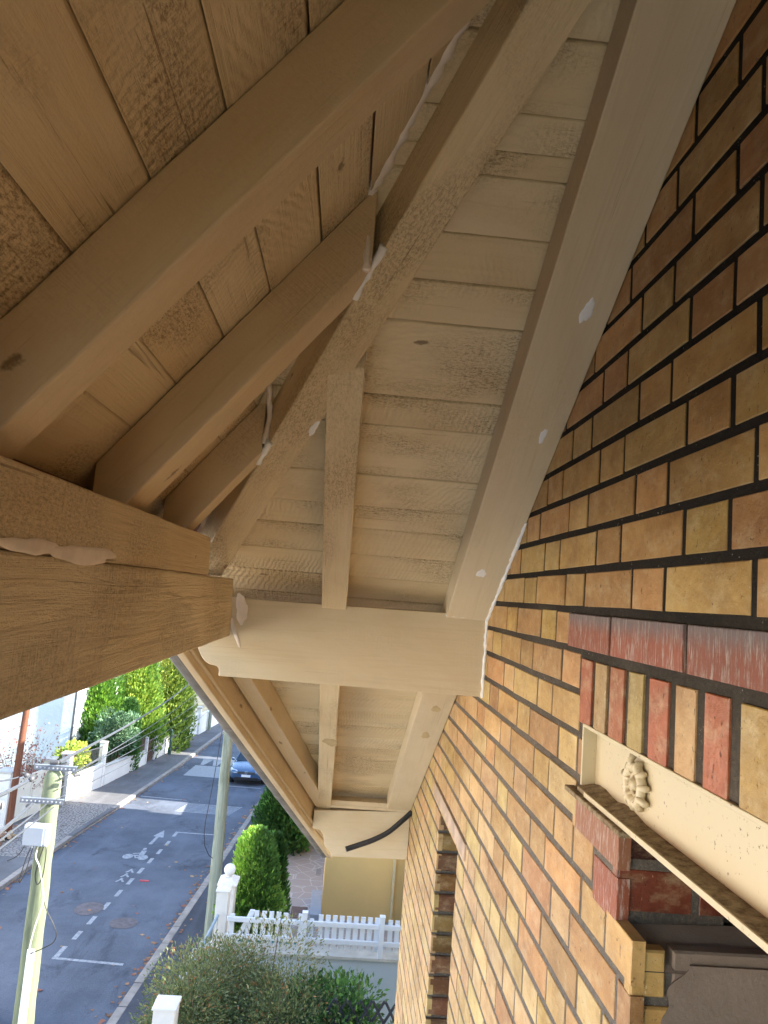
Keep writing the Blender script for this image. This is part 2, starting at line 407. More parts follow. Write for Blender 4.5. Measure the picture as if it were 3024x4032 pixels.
# mortar bed (recessed), cut round the openings
def mort(x0, x1, y0, y1, z0, z1): mb.box(x0, x1, y0, y1, z0, z1, 1)
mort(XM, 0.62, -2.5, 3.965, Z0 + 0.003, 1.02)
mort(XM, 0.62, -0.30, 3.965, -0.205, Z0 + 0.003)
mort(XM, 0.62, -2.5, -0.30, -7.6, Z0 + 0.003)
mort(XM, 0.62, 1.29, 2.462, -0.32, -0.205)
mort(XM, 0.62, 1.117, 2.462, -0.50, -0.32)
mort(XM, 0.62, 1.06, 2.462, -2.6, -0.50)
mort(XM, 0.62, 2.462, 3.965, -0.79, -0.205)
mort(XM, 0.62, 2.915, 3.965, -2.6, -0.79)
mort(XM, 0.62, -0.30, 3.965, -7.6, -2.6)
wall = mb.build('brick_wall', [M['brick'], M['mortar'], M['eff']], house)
wall['label'] = 'glazed yellow brick wall in dark mortar with red accents'
# gable top of the wall up to the roof boards
g = MB(); g.prism([(-2.5, 1.02), (0.62, 1.02), (-0.9, 1.98), (-2.5, 2.9)], lambda u, v, t: (t, u, v), 0.47, 0.62)
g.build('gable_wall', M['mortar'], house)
# inner body of the house
g = MB(); g.box(0.62, 8.5, -2.5, 3.9, -7.6, -2.6); g.box(0.95, 8.5, -2.5, 3.9, -2.6, 1.0)
g.box(0.62, 0.95, -2.5, -0.3, -2.6, 1.0); g.box(0.62, 0.95, 1.5, 2.4, -2.6, -0.2); g.box(0.62, 0.95, 2.96, 3.9, -2.6, -0.2); g.box(0.62, 0.95, -0.3, 3.9, -0.2, 1.0)
g.build('inner_wall', M['darkgap'], house)
# reveal of the near window
def rev_brick(mb, x0, x1, z0, z1, y, col, r, m=0, ch=0.003):
    i = len(mb.v); j = lambda: r.uniform(-.001, .001)
    c = [(x0 + j(), z0 + j()), (x1 + j(), z0 + j()), (x1 + j(), z1 + j()), (x0 + j(), z1 + j())]
    for (x, z), (a, b) in zip(c, [(1, 1), (-1, 1), (-1, -1), (1, -1)]): mb.v.append((x + a * ch, y, z + b * ch))
    for (x, z) in c: mb.v.append((x, y + ch, z))
    for (x, z) in c: mb.v.append((x, y + 0.02, z))
    fs = [(0, 1, 2, 3)]
    for k in range(4):
        q = (k + 1) % 4; fs += [(k, 4 + k, 4 + q, q), (4 + k, 8 + k, 8 + q, 4 + q)]
    for f in fs: mb.f.append(tuple(i + a for a in f)); mb.m.append(m); mb.c.append(col)
g = MB(); r = random.Random(9)
g.box(0.462, 0.95, 1.128, 1.5, -0.50, -0.325, 1); g.box(0.49, 0.95, 1.128, 1.5, -0.324, -0.2, 1)
g.box(0.462, 0.95, 1.062, 1.5, -2.6, -0.50, 1)
for k in (-5, -6):
    z0 = Z0 + CH * k
    cc = [(0.22, 0.055, 0.03), (0.07, 0.024, 0.018)][k + 6]
    z1 = z0 + CH
    for (x0, x1) in ([(0.452, 0.66), (0.67, 0.78), (0.79, 0.95)] if k % 2 else [(0.452, 0.57), (0.58, 0.79), (0.8, 0.95)]):
        rev_brick(g, x0, x1, z0 + .004, z1 - .008, 1.116, vc(cc, r), r)
for k in range(-7, -32, -1):
    z0 = Z0 + CH * k - 0.015
    e = 0.50 if k % 2 else 0.535
    rev_brick(g, 0.451, e + r.uniform(-.006, .006), z0 + .006, z0 + CH - .006, 1.054, vc(BY[2], r), r)
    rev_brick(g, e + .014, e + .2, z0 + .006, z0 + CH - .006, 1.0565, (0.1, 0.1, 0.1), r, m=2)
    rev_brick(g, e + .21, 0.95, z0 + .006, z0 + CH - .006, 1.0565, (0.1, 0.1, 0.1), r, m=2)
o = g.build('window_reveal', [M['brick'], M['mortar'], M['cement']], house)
# cement smear over the reveal bricks: an irregular thin sheet
g = MB(); pts = []
for i in range(60):
    t = i / 59
    z = -0.488 - t * 0.35
    x = 0.515 + 0.016 * sin(t * 15 + 2) + 0.007 * sin(t * 43 + 1)
    pts.append((x, z))
for (a, b) in zip(pts[:-1], pts[1:]):
    g.hexa([(a[0], 1.0515, a[1]), (0.93, 1.0515, a[1]), (0.93, 1.0575, a[1]), (a[0] + .004, 1.0575, a[1]), (b[0], 1.0515, b[1]), (0.93, 1.0515, b[1]), (0.93, 1.0575, b[1]), (b[0] + .004, 1.0575, b[1])])
g.hexa([(.4545, 1.0525, -.50), (.94, 1.0525, -.50), (.94, 1.127, -.50), (.4545, 1.116, -.50), (.4545, 1.0545, -.499), (.94, 1.0545, -.499), (.94, 1.1145, -.447), (.4545, 1.1145, -.4625)])
o = g.build('cement_smear', M['cement'], house); o['label'] = 'dark grey cement smeared over the window reveal'
# lintel
lin = MB(); lin.box(0.472, 0.482, -0.3, 1.288, -0.316, -0.201); lin.box(0.447, 0.4725, 1.283, 1.2885, -0.305, -0.199)
lin.box(0.446, 0.4715, -0.3, 1.282, -0.2045, -0.1975)
lo = lin.build('steel_lintel', M['iron'], house, bevel=0.0015); lo['label'] = 'cream painted iron lintel over the near window'
g = MB(); rr = random.Random(4); n = 60
pr = [(0.4405, 0.4715)]
for i in range(n):
    a = -0.3 + 1.582 * i / n; b = -0.3 + 1.582 * (i + 1) / n
    h = lambda y: -0.304 + (0.008 if y > 1.05 else 0.0) * abs(sin(y * 91)) 
    g.hexa([(0.4405, a, -0.313), (0.4718, a, -0.313), (0.4718, b, -0.313), (0.4405, b, -0.313), (0.4405, a, -0.306), (0.4718, a, h(a)), (0.4718, b, h(b)), (0.4405, b, -0.306)])
o = g.build('bottom_flange', M['ledge'], lo)
g = MB(); g.box(0.4375, 0.4402, -0.3, 1.24, -0.3135, -0.3055); g.build('flange_edge', M['iron'], lo)
g = MB(); g.box(0.430, 0.449, 1.062, 1.322, -0.3235, -0.3145); o = g.build('bearing_plate', M['ledge'], lo, bevel=0.002)
# rosette on the lintel
g = MB(); cy, cz, cx = 1.095, -0.254, 0.4715
def ring(R0, rr, xo,  n=28, m=8, lob=0.0, flat=1.0):
    i0 = len(g.v)
    for k in range(n):
        t = 2 * pi * k / n; Rk = R0 * (1 + lob * sin(7 * t))
        for j in range(m):
            u = 2 * pi * j / m
            g.v.append((cx - xo - rr * sin(u) * flat, cy + (Rk + rr * cos(u)) * cos(t), cz + (Rk + rr * cos(u)) * sin(t)))
    for k in range(n):
        for j in range(m):
            a = i0 + k * m + j; b = i0 + k * m + (j + 1) % m; c = i0 + ((k + 1) % n) * m + (j + 1) % m; d = i0 + ((k + 1) % n) * m + j
            g.f.append((a, b, c, d)); g.m.append(0); g.c.append((1, 1, 1))
ring(0.027, 0.0075, 0.008, lob=0.06); ring(0.016, 0.003, 0.006, lob=0.05)
for k in range(11):
    t = 2 * pi * k / 11 + .2; dy, dz = cos(t), sin(t); rr_ = random.Random(k).uniform(.85, 1.15)
    g.tube([(cx - .001, cy + dy * .012, cz + dz * .012), (cx - .010, cy + dy * .020, cz + dz * .020), (cx - .0125, cy + dy * .029 * rr_, cz + dz * .029 * rr_), (cx - .007, cy + dy * .037 * rr_, cz + dz * .037 * rr_), (cx - .001, cy + dy * .039 * rr_, cz + dz * .039 * rr_)], [.002, .003, .0048, .0058, .003], 8)
g.tube([(cx, cy, cz), (cx - 0.014, cy, cz)], [0.010, 0.008], 12)
o = g.build('rosette', M['iron'], lo, smooth=True); o['label'] = 'cast flower rosette on the lintel'
# iron over the second window and its jamb
g = MB(); g.box(0.443, 0.47, 2.31, 3.04, -0.803, -0.752); o = g.build('steel_lintel', simple('weathered_iron', (0.42, 0.30, 0.21), 0.7, 0.3, 12, 0.002), house, bevel=0.002)
o['label'] = 'weathered iron lintel over the far narrow window'
g = MB(); r = random.Random(21)
g.box(0.60, 0.95, 2.915, 2.96, -2.6, -0.8, 1)
for k in range(-11, -35, -1):
    z0 = Z0 + CH * k
    cc = r.choice([(0.27, 0.13, 0.045), (0.24, 0.15, 0.055), (0.20, 0.09, 0.05), (0.30, 0.19, 0.07), (0.30, 0.13, 0.04), (0.17, 0.09, 0.05)])
    rev_brick(g, 0.452, 0.60, z0 + .007, z0 + CH - .007, 2.9, vc(cc, r), r, ch=0.006)
    rev_brick(g, 0.612, 0.9, z0 + .007, z0 + CH - .007, 2.9, vc(cc, r), r, ch=0.006)
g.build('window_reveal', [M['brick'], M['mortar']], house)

# ------------------------------------------------------------------ roof timbers
zs = lambda y: 1.333 - 0.63 * y        # underside of the gable rafters
zt = lambda x: 0.573 + 1.26 * x        # underside of the hipped side rafters
def raf(name, x0a, x1a, ya, x0b, x1b, yb, d0, mat, zoff=0.0, **k):
    return member(name, house, [(x0a, ya, zs(ya) + zoff), (x1a, ya, zs(ya) + zoff), (x1a, ya, zs(ya) + d0), (x0a, ya, zs(ya) + d0),
                                (x0b, yb, zs(yb) + zoff), (x1b, yb, zs(yb) + zoff), (x1b, yb, zs(yb) + d0), (x0b, yb, zs(yb) + d0)], mat, **k)
raf('rafter', 0.318, 0.4492, -1.2, 0.322, 0.4492, 4.15, 0.099, M['smooth'], n=60, jit=0.0006, seed=5, lab='wide rafter fixed against the brick wall')
raf('rafter', -0.074, 0.004, 1.40, -0.042, 0.028, 3.93, 0.099, M['wood_rough'], n=40, jit=0.0012, seed=6, lab='middle rafter with rough patches')
# verge rafter running askew
vx = lambda y, o: o + 0.258 * (y - 2.65)
member('rafter', house, [(vx(2.27, -.378), 2.27, zs(2.27)), (vx(2.27, -.31), 2.27, zs(2.27)), (vx(2.27, -.31), 2.27, zs(2.27) + .099), (vx(2.27, -.378), 2.27, zs(2.27) + .099),
                         (vx(4.4, -.378), 4.4, zs(4.4)), (vx(4.4, -.31), 4.4, zs(4.4)), (vx(4.4, -.31), 4.4, zs(4.4) + .099), (vx(4.4, -.378), 4.4, zs(4.4) + .099)], M['wood'], n=24, jit=0.001, lab='skewed outer rafter beside the barge board')
# hip rafter
hl = lambda y: 0.179 - 0.5 * (y - .849)
hr = lambda y: 0.262 - 0.497 * (y - .842)
ya, yb = 2.09, -0.9
member('hip_rafter', house, [(hl(ya), ya, zs(ya)), (hr(ya), ya + .0, zs(ya)), (hr(ya), ya, zs(ya) + .099), (hl(ya), ya, zs(ya) + .130),
                             (hl(yb), yb, zs(yb)), (hr(yb), yb, zs(yb)), (hr(yb), yb, zs(yb) + .099), (hl(yb), yb, zs(yb) + .130)], M['wood_rough'], n=50, jit=0.0016, seed=8, bevel=0.004)
# jack rafters of the hipped side
def jack(y0, y1, xe, mat, seed, lab, dd=.134):
    xa = -0.42
    member('jack_rafter', house, [(xa, y0, zt(xa)), (xa, y1, zt(xa)), (xa, y1, zt(xa) + dd), (xa, y0, zt(xa) + dd),
                                  (xe, y0, zt(xe)), (xe, y1, zt(xe)), (xe, y1, zt(xe) + dd), (xe, y0, zt(xe) + dd)], mat, n=26, jit=0.0011, seed=seed, lab=lab)
jack(0.706, 0.774, 0.235, M['wood'], 11, 'long jack rafter, nearest of the four')
jack(1.164, 1.268, 0.0, M['wood'], 12, 'middle jack rafter of the hipped side')
jack(1.612, 1.682, -0.215, M['wood'], 13, 'short jack rafter next to the corner')
jack(0.24, 0.31, 0.45, M['wood'], 14, 'jack rafter above the viewer')
for i_, y_ in enumerate((-.22, -.68, -1.14)): jack(y_, y_ + .07, .45, M['wood'], 60 + i_, None)
# boards
RB = random.Random(31)
def panel(name, hexas, ax, loc, mat, lab):
    ax = Vector(ax).normalized(); side = Vector((0, 1, 0)) if abs(ax.x) > .5 else Vector((1, 0, 0)); up = ax.cross(side).normalized(); side = up.cross(ax)
    fr = Matrix((ax, side, up)).transposed(); mb = MB()
    for h in hexas: mb.hexa(h, 0, (RB.random(), RB.random(), RB.random()))
    o = mb.build(name, mat, house, loc=loc, frame=fr, bevel=0.0022); o['label'] = lab; return o
def sboard(y0, y1, xl0, xl1, xr, dz=0.0):
    t = 0.024
    return [(xl0, y0, zs(y0) + .10 + dz), (xr, y0, zs(y0) + .10 + dz), (xr, y1, zs(y1) + .10 + dz), (xl1, y1, zs(y1) + .10 + dz),
            (xl0, y0, zs(y0) + .10 + t), (xr, y0, zs(y0) + .10 + t), (xr, y1, zs(y1) + .10 + t), (xl1, y1, zs(y1) + .10 + t)]
seams = [-1.3, -1.1, -.92, -.74, -.56, -.38, -.2, 0.0, .18, .35, .5, .66, .80, .949, 1.04, 1.092, 1.128, 1.22, 1.305, 1.389, 1.565, 1.642, 1.795, 1.902, 1.986, 2.094, 2.195, 2.30]
hx = lambda y: 0.5754 - 0.5 * y
hs = []
for a, b in zip(seams[:-1], seams[1:]):
    gp = RB.choice([.001, .002, .004, .006]); hs.append(sboard(a + gp / 2, b - gp / 2, max(hx(a), -.42), max(hx(b), -.42), 0.62, RB.uniform(-.0012, .0012)))
panel('roof_boarding', hs, (1, 0, 0), (0, 1.5, zs(1.5)), M['board'], 'boards across the gable overhang, right of the hip rafter')
s2 = [2.30, 2.44, 2.60, 2.75, 2.90, 3.056, 3.18, 3.297, 3.40, 3.511, 3.68, 3.858, 4.0, 4.15, 4.3, 4.45]
hs = []
for a, b in zip(s2[:-1], s2[1:]):
    gp = RB.choice([.001, .003, .006]); hs.append(sboard(a + gp / 2, b - gp / 2, vx(a, -.40), vx(b, -.40), 0.62, RB.uniform(-.001, .001)))
panel('roof_boarding', hs, (1, 0, 0), (0, 3.3, zs(3.3)), M['board'], 'boards of the far bay beyond the big bracket')
xs_ = [-.452, -.372, -.308, -.238, -.168, -.09, -.015, .06, .14, .21, .28, .36, .44, .53, .62]
hs = []
for a, b in zip(xs_[:-1], xs_[1:]):
    gp = RB.choice([.002, .0035, .005]); a += gp / 2; b -= gp / 2; y0 = -1.4; ja = (0.5754 - a) * 2; jb = (0.5754 - b) * 2; dz = RB.uniform(-.001, .001); t = .024
    z = lambda x: zt(x) + .135
    hs.append([(a, y0, z(a) + dz), (b, y0, z(b) + dz), (b, jb, z(b) + dz), (a, ja, z(a) + dz), (a, y0, z(a) + t), (b, y0, z(b) + t), (b, jb, z(b) + t), (a, ja, z(a) + t)])
panel('roof_boarding', hs, (0, 1, 0), (0, .8, zt(0)), M['board'], 'boards of the hipped side above the jack rafters')
# eaves beam, two pieces
member('eaves_beam', house, [(-.45, -1.4, -.152), (-.33, -1.4, -.152), (-.33, -1.4, .0145), (-.45, -1.4, .0145),
                             (-.45, 2.19, -.158), (-.33, 2.19, -.158), (-.33, 2.15, .0145), (-.45, 2.15, .0145)], M['wood_beam'], n=110, jit=.0013, bevel=.005, seed=41, lab='deep rough sawn eaves beam')
member('wall_plate', house, [(-.45, -1.4, .0155), (-.3312, -1.4, .0155), (-.3312, -1.4, .096), (-.45, -1.4, .096),
                             (-.45, 1.755, .0155), (-.3312, 1.755, .0155), (-.3312, 1.735, .106), (-.45, 1.735, .106)], M['wood_rough'], n=100, jit=.001, bevel=.003, seed=42, lab='upper timber laid on the eaves beam')
# outer eaves boards of the hipped side (closes the gap behind the plate)
g = MB(); g.box(-.475, -.452, -1.4, 1.95, -.05, .125); g.build('eaves_board', M['wood'], house)
# big bracket with ogee nose
B1 = [(.4492, -.037), (.4492, -.284), (-.354, -.279), (-.354, -.262), (-.358, -.2525), (-.368, -.249), (-.383, -.247), (-.396, -.2405), (-.407, -.230), (-.416, -.216), (-.423, -.202), (-.426, -.188), (-.426, -.165), (-.426, -.044)]
g = MB(); g.prism([(u, v) for u, v in B1], lambda u, v, t: (u, t, v), 2.20, 2.285)
o = g.build('bracket', M['smooth'], house, loc=(0.2, 2.2, -.1), bevel=.0025); o['label'] = 'large bracket with curved nose carrying the near bay'
B2 = [(.4492, -1.123), (.4492, -1.364), (.051, -1.371), (.047, -1.352), (.035, -1.337), (.018, -1.326), (.009, -1.312), (.006, -1.293), (.003, -1.272), (-.006, -1.256), (-.017, -1.245), (-.032, -1.240), (-.058, -1.238), (-.058, -1.144)]
g = MB(); g.prism(B2, lambda u, v, t: (u, t, v), 3.895, 3.96)
o = g.build('bracket', M['smooth'], house, loc=(0.2, 3.9, -1.2), bevel=.0025); o['label'] = 'smaller far bracket at the end of the gable'
g = MB(); g.box(.0, .449, 3.885, 3.97, -1.1225, -1.085); g.build('bearer', M['wood'], house)
# barge board and verge
def skew(name, o0, o1, z0, z1, ya, yb, mat, n=20, **k):
    return member(name, house, [(vx(ya, o0), ya, zs(ya) + z0), (vx(ya, o1), ya, zs(ya) + z0), (vx(ya, o1), ya, zs(ya) + z1), (vx(ya, o0), ya, zs(ya) + z1),
                                (vx(yb, o0), yb, zs(yb) + z0), (vx(yb, o1), yb, zs(yb) + z0), (vx(yb, o1), yb, zs(yb) + z1), (vx(yb, o0), yb, zs(yb) + z1)], mat, n=n, jit=.0006, **k)
skew('barge_board', -.418, -.392, -.118, .12, 2.29, 4.42, M['wood'], seed=51, lab='plain painted barge board')
skew('moulding', -.3915, -.380, -.09, -.075, 2.29, 4.40, M['wood'], seed=52)
gut = MB()
seg = [(2.30, 2.86), (2.864, 3.05), (3.054, 3.56), (3.564, 4.05), (4.054, 4.47)]
first = None
for a, b in seg:
    N = 10
    for (ro, ri) in ((.038, .0358),):
        for j in range(N):
            t0 = pi + pi * j / N; t1 = pi + pi * (j + 1) / N
            def pt(y, t, r_): return (vx(y, -.452) + r_ * cos(t), y, zs(y) - .062 + r_ * sin(t))
            gut.hexa([pt(a, t0, ro), pt(b, t0, ro), pt(b, t0, ri), pt(a, t0, ri), pt(a, t1, ro), pt(b, t1, ro), pt(b, t1, ri), pt(a, t1, ri)])
    gut.tube([(vx(a, -.489), a, zs(a) - .060), (vx(b, -.489), b, zs(b) - .060)], .005, 8)
go = gut.build('gutter', M['zinc'], house); go['label'] = 'weathered zinc gutter along the skewed verge'
for y in (2.862, 3.052, 3.562, 4.052):
    g = MB()
    for j in range(10):
        t0 = pi + pi * j / 10; t1 = pi + pi * (j + 1) / 10
        def pt(yy, t, r_): return (vx(yy, -.452) + r_ * cos(t), yy, zs(yy) - .062 + r_ * sin(t))
        a, b = y - .008, y + .008
        g.hexa([pt(a, t0, .0405), pt(b, t0, .0405), pt(b, t0, .0382), pt(a, t0, .0382), pt(a, t1, .0405), pt(b, t1, .0405), pt(b, t1, .0382), pt(a, t1, .0382)])
    g.build('gutter_joint', M['zinc'], go)
# roof covering
g = MB()
g.prism([(-1.4, zs(-1.4) + .13), (4.5, zs(4.5) + .13), (4.5, zs(4.5) + .19), (-1.4, zs(-1.4) + .19)], lambda u, v, t: (t, u, v), 0.15, 0.9)
g.hexa([(-.5, 2.0, zs(2.0) + .13), (.9, .6, zs(.6) + .13), (.9, 2.3, zs(2.3) + .13), (-.5, 2.3, zs(2.3) + .13), (-.5, 2.0, zs(2) + .19), (.9, .6, zs(.6) + .19), (.9, 2.3, zs(2.3) + .19), (-.5, 2.3, zs(2.3) + .19)])
g.hexa([(vx(2.28, -.43), 2.28, zs(2.28) + .131), (.3, 2.28, zs(2.28) + .131), (.3, 4.49, zs(4.49) + .131), (vx(4.49, -.43), 4.49, zs(4.49) + .131),
        (vx(2.28, -.43), 2.28, zs(2.28) + .19), (.3, 2.28, zs(2.28) + .19), (.3, 4.49, zs(4.49) + .19), (vx(4.49, -.43), 4.49, zs(4.49) + .19)])
z = lambda x: zt(x) + .162
g.hexa([(-.52, -1.5, z(-.52)), (.62, -1.5, z(.62)), (.62, .0, z(.62)), (-.52, 2.25, z(-.52)), (-.52, -1.5, z(-.52) + .06), (.62, -1.5, z(.62) + .06), (.62, 0, z(.62) + .06), (-.52, 2.25, z(-.52) + .06)])
g.box(.9, 8.5, -2.5, 3.95, 1.0, 1.12)
g.build('roof', M['roof'], house)
# caulk beads and filler
def bead(pts, rad, mat, lab, flat=1.0, name='caulk_bead'):
    r = random.Random(len(pts) * 7 + int(rad * 1e5)); P = []
    for a, b in zip(pts[:-1], pts[1:]):
        a = Vector(a); b = Vector(b); n = max(2, int((b - a).length / .012))
        for i in range(n): P.append(a.lerp(b, i / n) + Vector((r.gauss(0, .0006), r.gauss(0, .0006), r.gauss(0, .0006))))
    P.append(Vector(pts[-1])); R_ = [rad * r.uniform(.75, 1.3) for _ in P]
    g = MB(); g.tube(P, R_, 7); o = g.build(name, mat, house, smooth=True); o['label'] = lab; return o
hp = lambda y, dz: (hl(y) - .004, y, zs(y) + dz)
bead([(hx(y) - .004, y, 1.433 - .63 * y + .0) for y in (1.20, 1.1, .95, .8, .6, .3)], .0105, M['caulk'], 'pinkish caulk bead along the top of the hip rafter')
bead([(-.008, 1.163, .58 - .03), (-.01, 1.17, .62), (hx(1.2), 1.2, 1.433 - .63 * 1.2)], .007, M['caulk'], 'caulk where the middle jack rafter meets the hip')
bead([(hx(y) - .004, y, 1.433 - .63 * y + .0) for y in (1.55, 1.4, 1.28)], .008, M['caulk'], 'caulk bead between the jack rafters')
bead([(hl(1.62) - .004, 1.612, zs(1.62) + .01), (hl(1.6) - .006, 1.606, zs(1.6) + .06), (hx(1.56) - .002, 1.56, 1.433 - .63 * 1.56)], .0065, M['caulk'], 'caulk down the end of the short jack rafter')
bead([(hl(1.17), 1.17, zs(1.17) + .004), (hl(1.26), 1.26, zs(1.26) + .002)], .007, M['filler'], 'white filler under the middle jack rafter')
bead([(hl(1.60), 1.60, zs(1.60)), (hl(1.66), 1.66, zs(1.66))], .008, M['filler'], 'white filler under the short jack rafter')
bead([(.449, y, zs(y) + .001 + .002 * sin(y * 40)) for y in (1.78, 1.85, 1.92, 2.0, 2.08, 2.15, 2.19)], .0065, M['filler'], 'white caulk between the wall rafter and the bricks')
bead([(.449, 2.197, -.04), (.448, 2.197, -.10), (.449, 2.197, -.16), (.447, 2.197, -.2), (.449, 2.197, -.285)], .006, M['filler'], 'white caulk down the wall end of the big bracket')
bead([(.32, 2.1945, -.045), (.38, 2.1945, -.044), (.449, 2.1945, -.043)], .004, M['filler'], 'thin white caulk on top of the big bracket')
bead([(.003, y, zs(y) + .092) for y in (1.42, 1.7, 2.0)], .003, M['caulk'], 'thin caulk beside the middle rafter')
def blob(c, ax, nrm, L, Wd, th, mat, lab, seed):
    """flat smear with an irregular outline lying on a surface"""
    r = random.Random(seed); ax = Vector(ax).normalized(); nrm = Vector(nrm).normalized(); sd = nrm.cross(ax).normalized(); c = Vector(c)
    g = MB(); n = 28; ph = [r.uniform(0, 6) for _ in range(4)]
    ring_ = []
    for k in range(n):
        t = 2 * pi * k / n; q = 1 + .16 * sin(2 * t + ph[0]) + .12 * sin(3 * t + ph[1]) + .07 * sin(7 * t + ph[2])
        ring_.append((cos(t) * L * q, sin(t) * Wd * q))
    i0 = len(g.v)
    for s_, hgt in ((1.0, 0), (.85, .7), (.5, 1.0)):
        for (a, b) in ring_: g.v.append(tuple(c + ax * a * s_ + sd * b * s_ + nrm * th * hgt * r.uniform(.8, 1.1)))
    for l in range(2):
        for k in range(n):
            a = i0 + l * n + k; b = i0 + l * n + (k + 1) % n; g.f.append((a, b, b + n, a + n)); g.m.append(0); g.c.append((1, 1, 1))
    g.f.append(tuple(i0 + 2 * n + k for k in range(n))); g.m.append(0); g.c.append((1, 1, 1))
    o = g.build('filler_patch', mat, house, smooth=True); o['label'] = lab; return o
sn = Vector((0, -.63, -1)); sa = Vector((0, 1, -.63))
blob((-.3298, .76, .022), (0, 1, .0), (1, 0, 0), .065, .0095, .0009, M['caulk'], 'pale filler smear at the near end of the eaves beam', 1)
blob((-.3298, .92, .021), (0, 1, -.0), (1, 0, 0), .12, .011, .0009, M['caulk'], 'long pale filler smear along the eaves beam crack', 2)
blob((-.305, 2.1985, -.075), (.15, 0, -1), (0, -1, 0), .040, .020, .0009, M['caulk'], 'filler smear at the beam end of the big bracket', 3)
blob((-.318, 2.1985, -.145), (.4, 0, -1), (0, -1, 0), .040, .0075, .0009, M['caulk'], 'drip of filler on the big bracket', 4)
blob((.404, 1.241, .5505), sa, sn, .028, .010, .0018, M['filler'], 'white filler spot on the wall rafter', 5)
blob((.38, 1.983, .083), sa, sn, .022, .012, .001, M['filler'], 'faint filler spot low on the wall rafter', 6)
blob((.408, 1.518, .3762), sa, sn, .02, .008, .001, M['filler'], 'small filler spot halfway down the wall rafter', 7)
blob((-.098, 1.552, .3545), Vector((-.45, .9, -.57)), sn, .022, .008, .0012, M['filler'], 'filler patch on the hip rafter', 8)
for i, (p, l, w_) in enumerate([((.389, 2.775, -.4155), .03, .016), ((.386, 3.002, -.5585), .03, .018), ((-.001, 3.128, -.638), .045, .030)]):
    blob(p, sa, sn, l, w_, .0006, M['ochre_paint'], ['bare patch on the far bay wall rafter, upper', 'bare patch on the far bay wall rafter, lower', 'bare patch on the far bay middle rafter'][i], 20 + i)
# black corrugated hose
hose = thing('cable_conduit', 'black corrugated conduit sticking out of the wall across the far bracket', 'conduit', (.4492, 3.8, -1.10))
g = MB(); ctrl = [Vector((.4485, 3.83, -1.105)), Vector((.40, 3.80, -1.14)), Vector((.33, 3.78, -1.195)), Vector((.255, 3.78, -1.238)), Vector((.18, 3.79, -1.272)), Vector((.124, 3.80, -1.297))]
P = []
for i in range(len(ctrl) - 1):
    p0 = ctrl[max(0, i - 1)]; p1 = ctrl[i]; p2 = ctrl[i + 1]; p3 = ctrl[min(len(ctrl) - 1, i + 2)]
    for k in range(26):
        t = k / 26; P.append(.5 * ((2 * p1) + (-p0 + p2) * t + (2 * p0 - 5 * p1 + 4 * p2 - p3) * t * t + (-p0 + 3 * p1 - 3 * p2 + p3) * t ** 3))
P.append(ctrl[-1])
g.tube(P, [.0125 + (.0016 if k % 2 else 0) for k in range(len(P))], 10)
g.build('tube', M['black'], hose)
g = MB(); g.tube([P[-1] , P[-1] + Vector((-.004, 0, -.0017))], [.0135, .0135], 12); g.build('cut_end', simple('conduit_cut_edge', (.35, .32, .28), .6), hose)
# ------------------------------------------------------------------ the street: ground, road, pavements
zr = lambda y: -8.2 - 0.047 * y
def interp(tab, y):
    if y <= tab[0][0]: a, b = tab[0], tab[1]
    elif y >= tab[-1][0]: a, b = tab[-2], tab[-1]
    else:
        for a, b in zip(tab[:-1], tab[1:]):
            if a[0] <= y <= b[0]: break
    return a[1] + (b[1] - a[1]) * (y - a[0]) / (b[0] - a[0])
KL = [(-10, -10.4), (22, -9.05), (27.5, -8.85), (32.3, -8.5), (40, -8.07), (51.6, -7.72), (140, -5.0)]
KR = [(-10, -5.0), (15.5, -3.95), (24, -3.52), (35.4, -2.95), (140, 1.8)]
WL = [(-10, -13.2), (27, -11.35), (31.7, -10.83), (34.5, -10.3), (40, -9.8), (44.9, -9.43), (51, -9.1), (57, -8.75), (140, -6.4)]
def asphalt(name, base, k=1.0):
    n = NT(name); P = n.tc.outputs['Object']
    c = n.mix(tuple(x * .80 for x in base), tuple(x * 1.22 for x in base), n.ramp(n.noise(P, .55, 6, .62), [(.36, 0.), (.66, 1.)]))
    st = n.ramp(n.noise(n.mapping((1, .55, 1), P, (3, 7, 1)), .9, 6, .7, .6), [(.54, 0.), (.70, 1.)])
    c = n.mix(c, tuple(x * .45 for x in base), n.math('MULTIPLY', st, min(.95, .62 * k)))
    tr = n.ramp(n.noise(n.mapping((2.2, .12, 1), P), 1.0, 3, .5), [(.55, 0.), (.72, 1.)])
    c = n.mix(c, tuple(min(1, x * 1.5) for x in base), n.math('MULTIPLY', tr, .30))
    sp = n.ramp(n.noise(P, 45, 3, .8), [(.40, .82), (.62, 1.18)])
    c = n.mix(c, sp, 1.0, 'MULTIPLY')
    return n.fin(c, .9, n.bump(n.noise(P, 60, 4, .7), .4, .01), spec=.2)
M['asphalt'] = asphalt('road_asphalt', (0.110, 0.124, 0.155), 1.5)
M['pave'] = asphalt('pavement_asphalt', (0.135, 0.133, 0.138), .7)
M['pave_dark'] = asphalt('near_pavement_asphalt', (0.075, 0.079, 0.095), .7)
M['kerb'] = simple('granite_kerb', (0.29, 0.255, 0.225), .85, .28, 3, .006)
def paint_mat(name, col, wear=.5):
    n = NT(name); P = n.tc.outputs['Object']
    f = n.ramp(n.noise(P, 14, 6, .75), [(.55 - .12 * wear, 0.), (.70, wear)])
    c = n.mix(col, (0.13, 0.135, 0.15), f); return n.fin(c, .8)
M['road_paint'] = paint_mat('worn_road_paint', (.36, .375, .40), 1.0)
M['road_paint_old'] = paint_mat('old_road_paint', (.30, .31, .33), .7)
